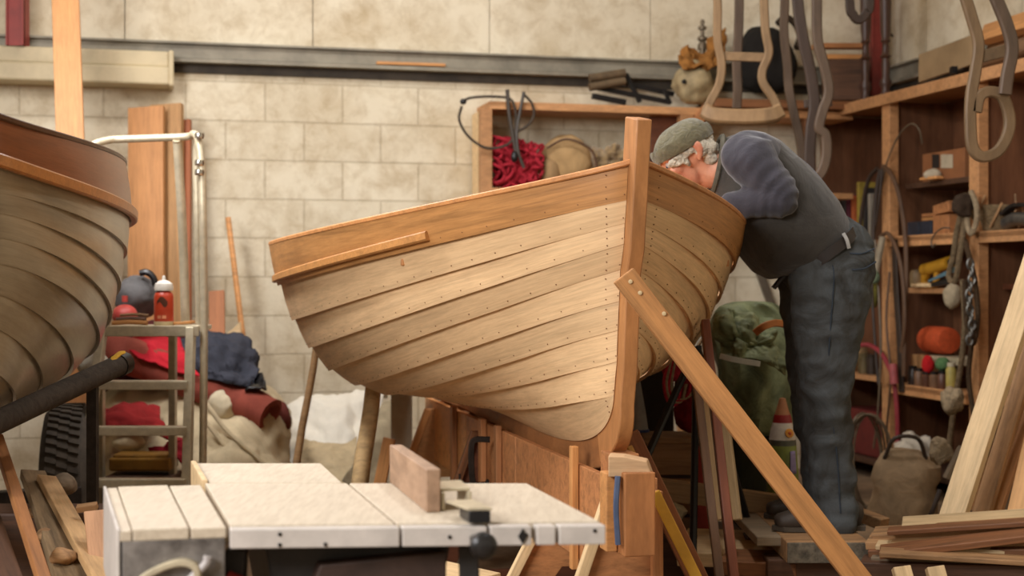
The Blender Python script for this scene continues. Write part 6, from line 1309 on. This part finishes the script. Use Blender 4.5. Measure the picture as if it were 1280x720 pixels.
o = plank('blue_strip', P(1248, 640, 5.4), P(1256, 615, 5.42), .015, .01, plain('cyan_strip', (70, 130, 160), .5)); tag(o, 'small blue strip showing between the leaning planks', 'strip')
# gap strap behind the boat
o = plank('wall_batten', PW(935, 300, .03), PW(968, 392, .03), .05, .02, plain('grey_batten', (96, 84, 68), .7), face=WN); tag(o, 'grey slanting batten on the wall between boat and person', 'batten')

p_ = P(536, 716, 4.3); m = MB(); m.box((p_.x, p_.y, (p_.z - .04) / 2), (.34, .14, p_.z - .04)); tag(m.build('bearer', dark_wood, None, False, bevel=.01), 'dark block under the bare pale plank in front of the trestle', 'bearer')
o = plank('batten', PW(470, 79, .05), PW(556, 82, .05), .05, .018, pine_orange, face=(0, 0, 1)); tag(o, 'thin orange batten lying on the grey wall rail above the blocks', 'batten')

stackplank('slim pale-edged board low in the right-hand stack', 1096, 681, 4.62, 1320, 690, 4.40, .06, .016, pine)
stackplank('thin brown board splayed upward near the top of the right-hand stack', 1110, 664, 4.62, 1320, 650, 4.42, .05, .016, brown_wood)
stackplank('thin pale board splayed downward in front of the right-hand stack', 1100, 690, 4.50, 1320, 703, 4.33, .06, .016, pine_worn)
# ---------------------------------------------------------------- light, camera
def area(name, loc, rot, size, energy, col):
    l = bpy.data.lights.new(name, 'AREA'); l.shape = 'RECTANGLE'; l.size, l.size_y = size; l.energy = energy; l.color = col
    o = bpy.data.objects.new(name, l); C.objects.link(o); o.location = loc; o.rotation_euler = rot; return o
WARM = (1.0, 0.985, 0.99)
area('strip_light', (-2.1, 4.9, 3.15), (0, math.radians(-14), 0), (0.5, 1.6), 105, WARM)
area('strip_light', (-0.5, 6.2, 4.3), (math.radians(10), 0, ANG), (1.8, 0.4), 62, WARM)
dl = area('doorway_light', (-3.2, -0.6, 3.2), (0, 0, 0), (2.2, 1.6), 300, WARM)
dl.rotation_euler = (V((0.1, 4.6, 1.2)) - V((-3.2, -0.6, 3.2))).to_track_quat('-Z', 'Y').to_euler()
area('strip_light', (1.0, 3.9, 4.35), (0, 0, 0), (0.4, 1.6), 55, WARM)
w = bpy.data.worlds.new('dim_workshop_air'); bpy.context.scene.world = w; w.use_nodes = True
w.node_tree.nodes['Background'].inputs[0].default_value = (1.0, 0.86, 0.66, 1); w.node_tree.nodes['Background'].inputs[1].default_value = 0.5
cam = bpy.data.cameras.new('camera'); co = bpy.data.objects.new('camera', cam); C.objects.link(co)
co.location = (0, 0, CZ); co.rotation_euler = (PI / 2, 0, 0); cam.sensor_width = 36; cam.lens = 36 * F / 1280
cam.shift_y = -(360 - HY) / 1280.0; cam.clip_start = 0.05
cam.dof.use_dof = True; cam.dof.focus_distance = 4.1; cam.dof.aperture_fstop = 3.2
sc = bpy.context.scene; sc.camera = co
sc.view_settings.view_transform = 'Standard'; sc.view_settings.look = 'None'; sc.view_settings.gamma = 1.0; sc.view_settings.use_curve_mapping = False
sc.view_settings.exposure = 0.0
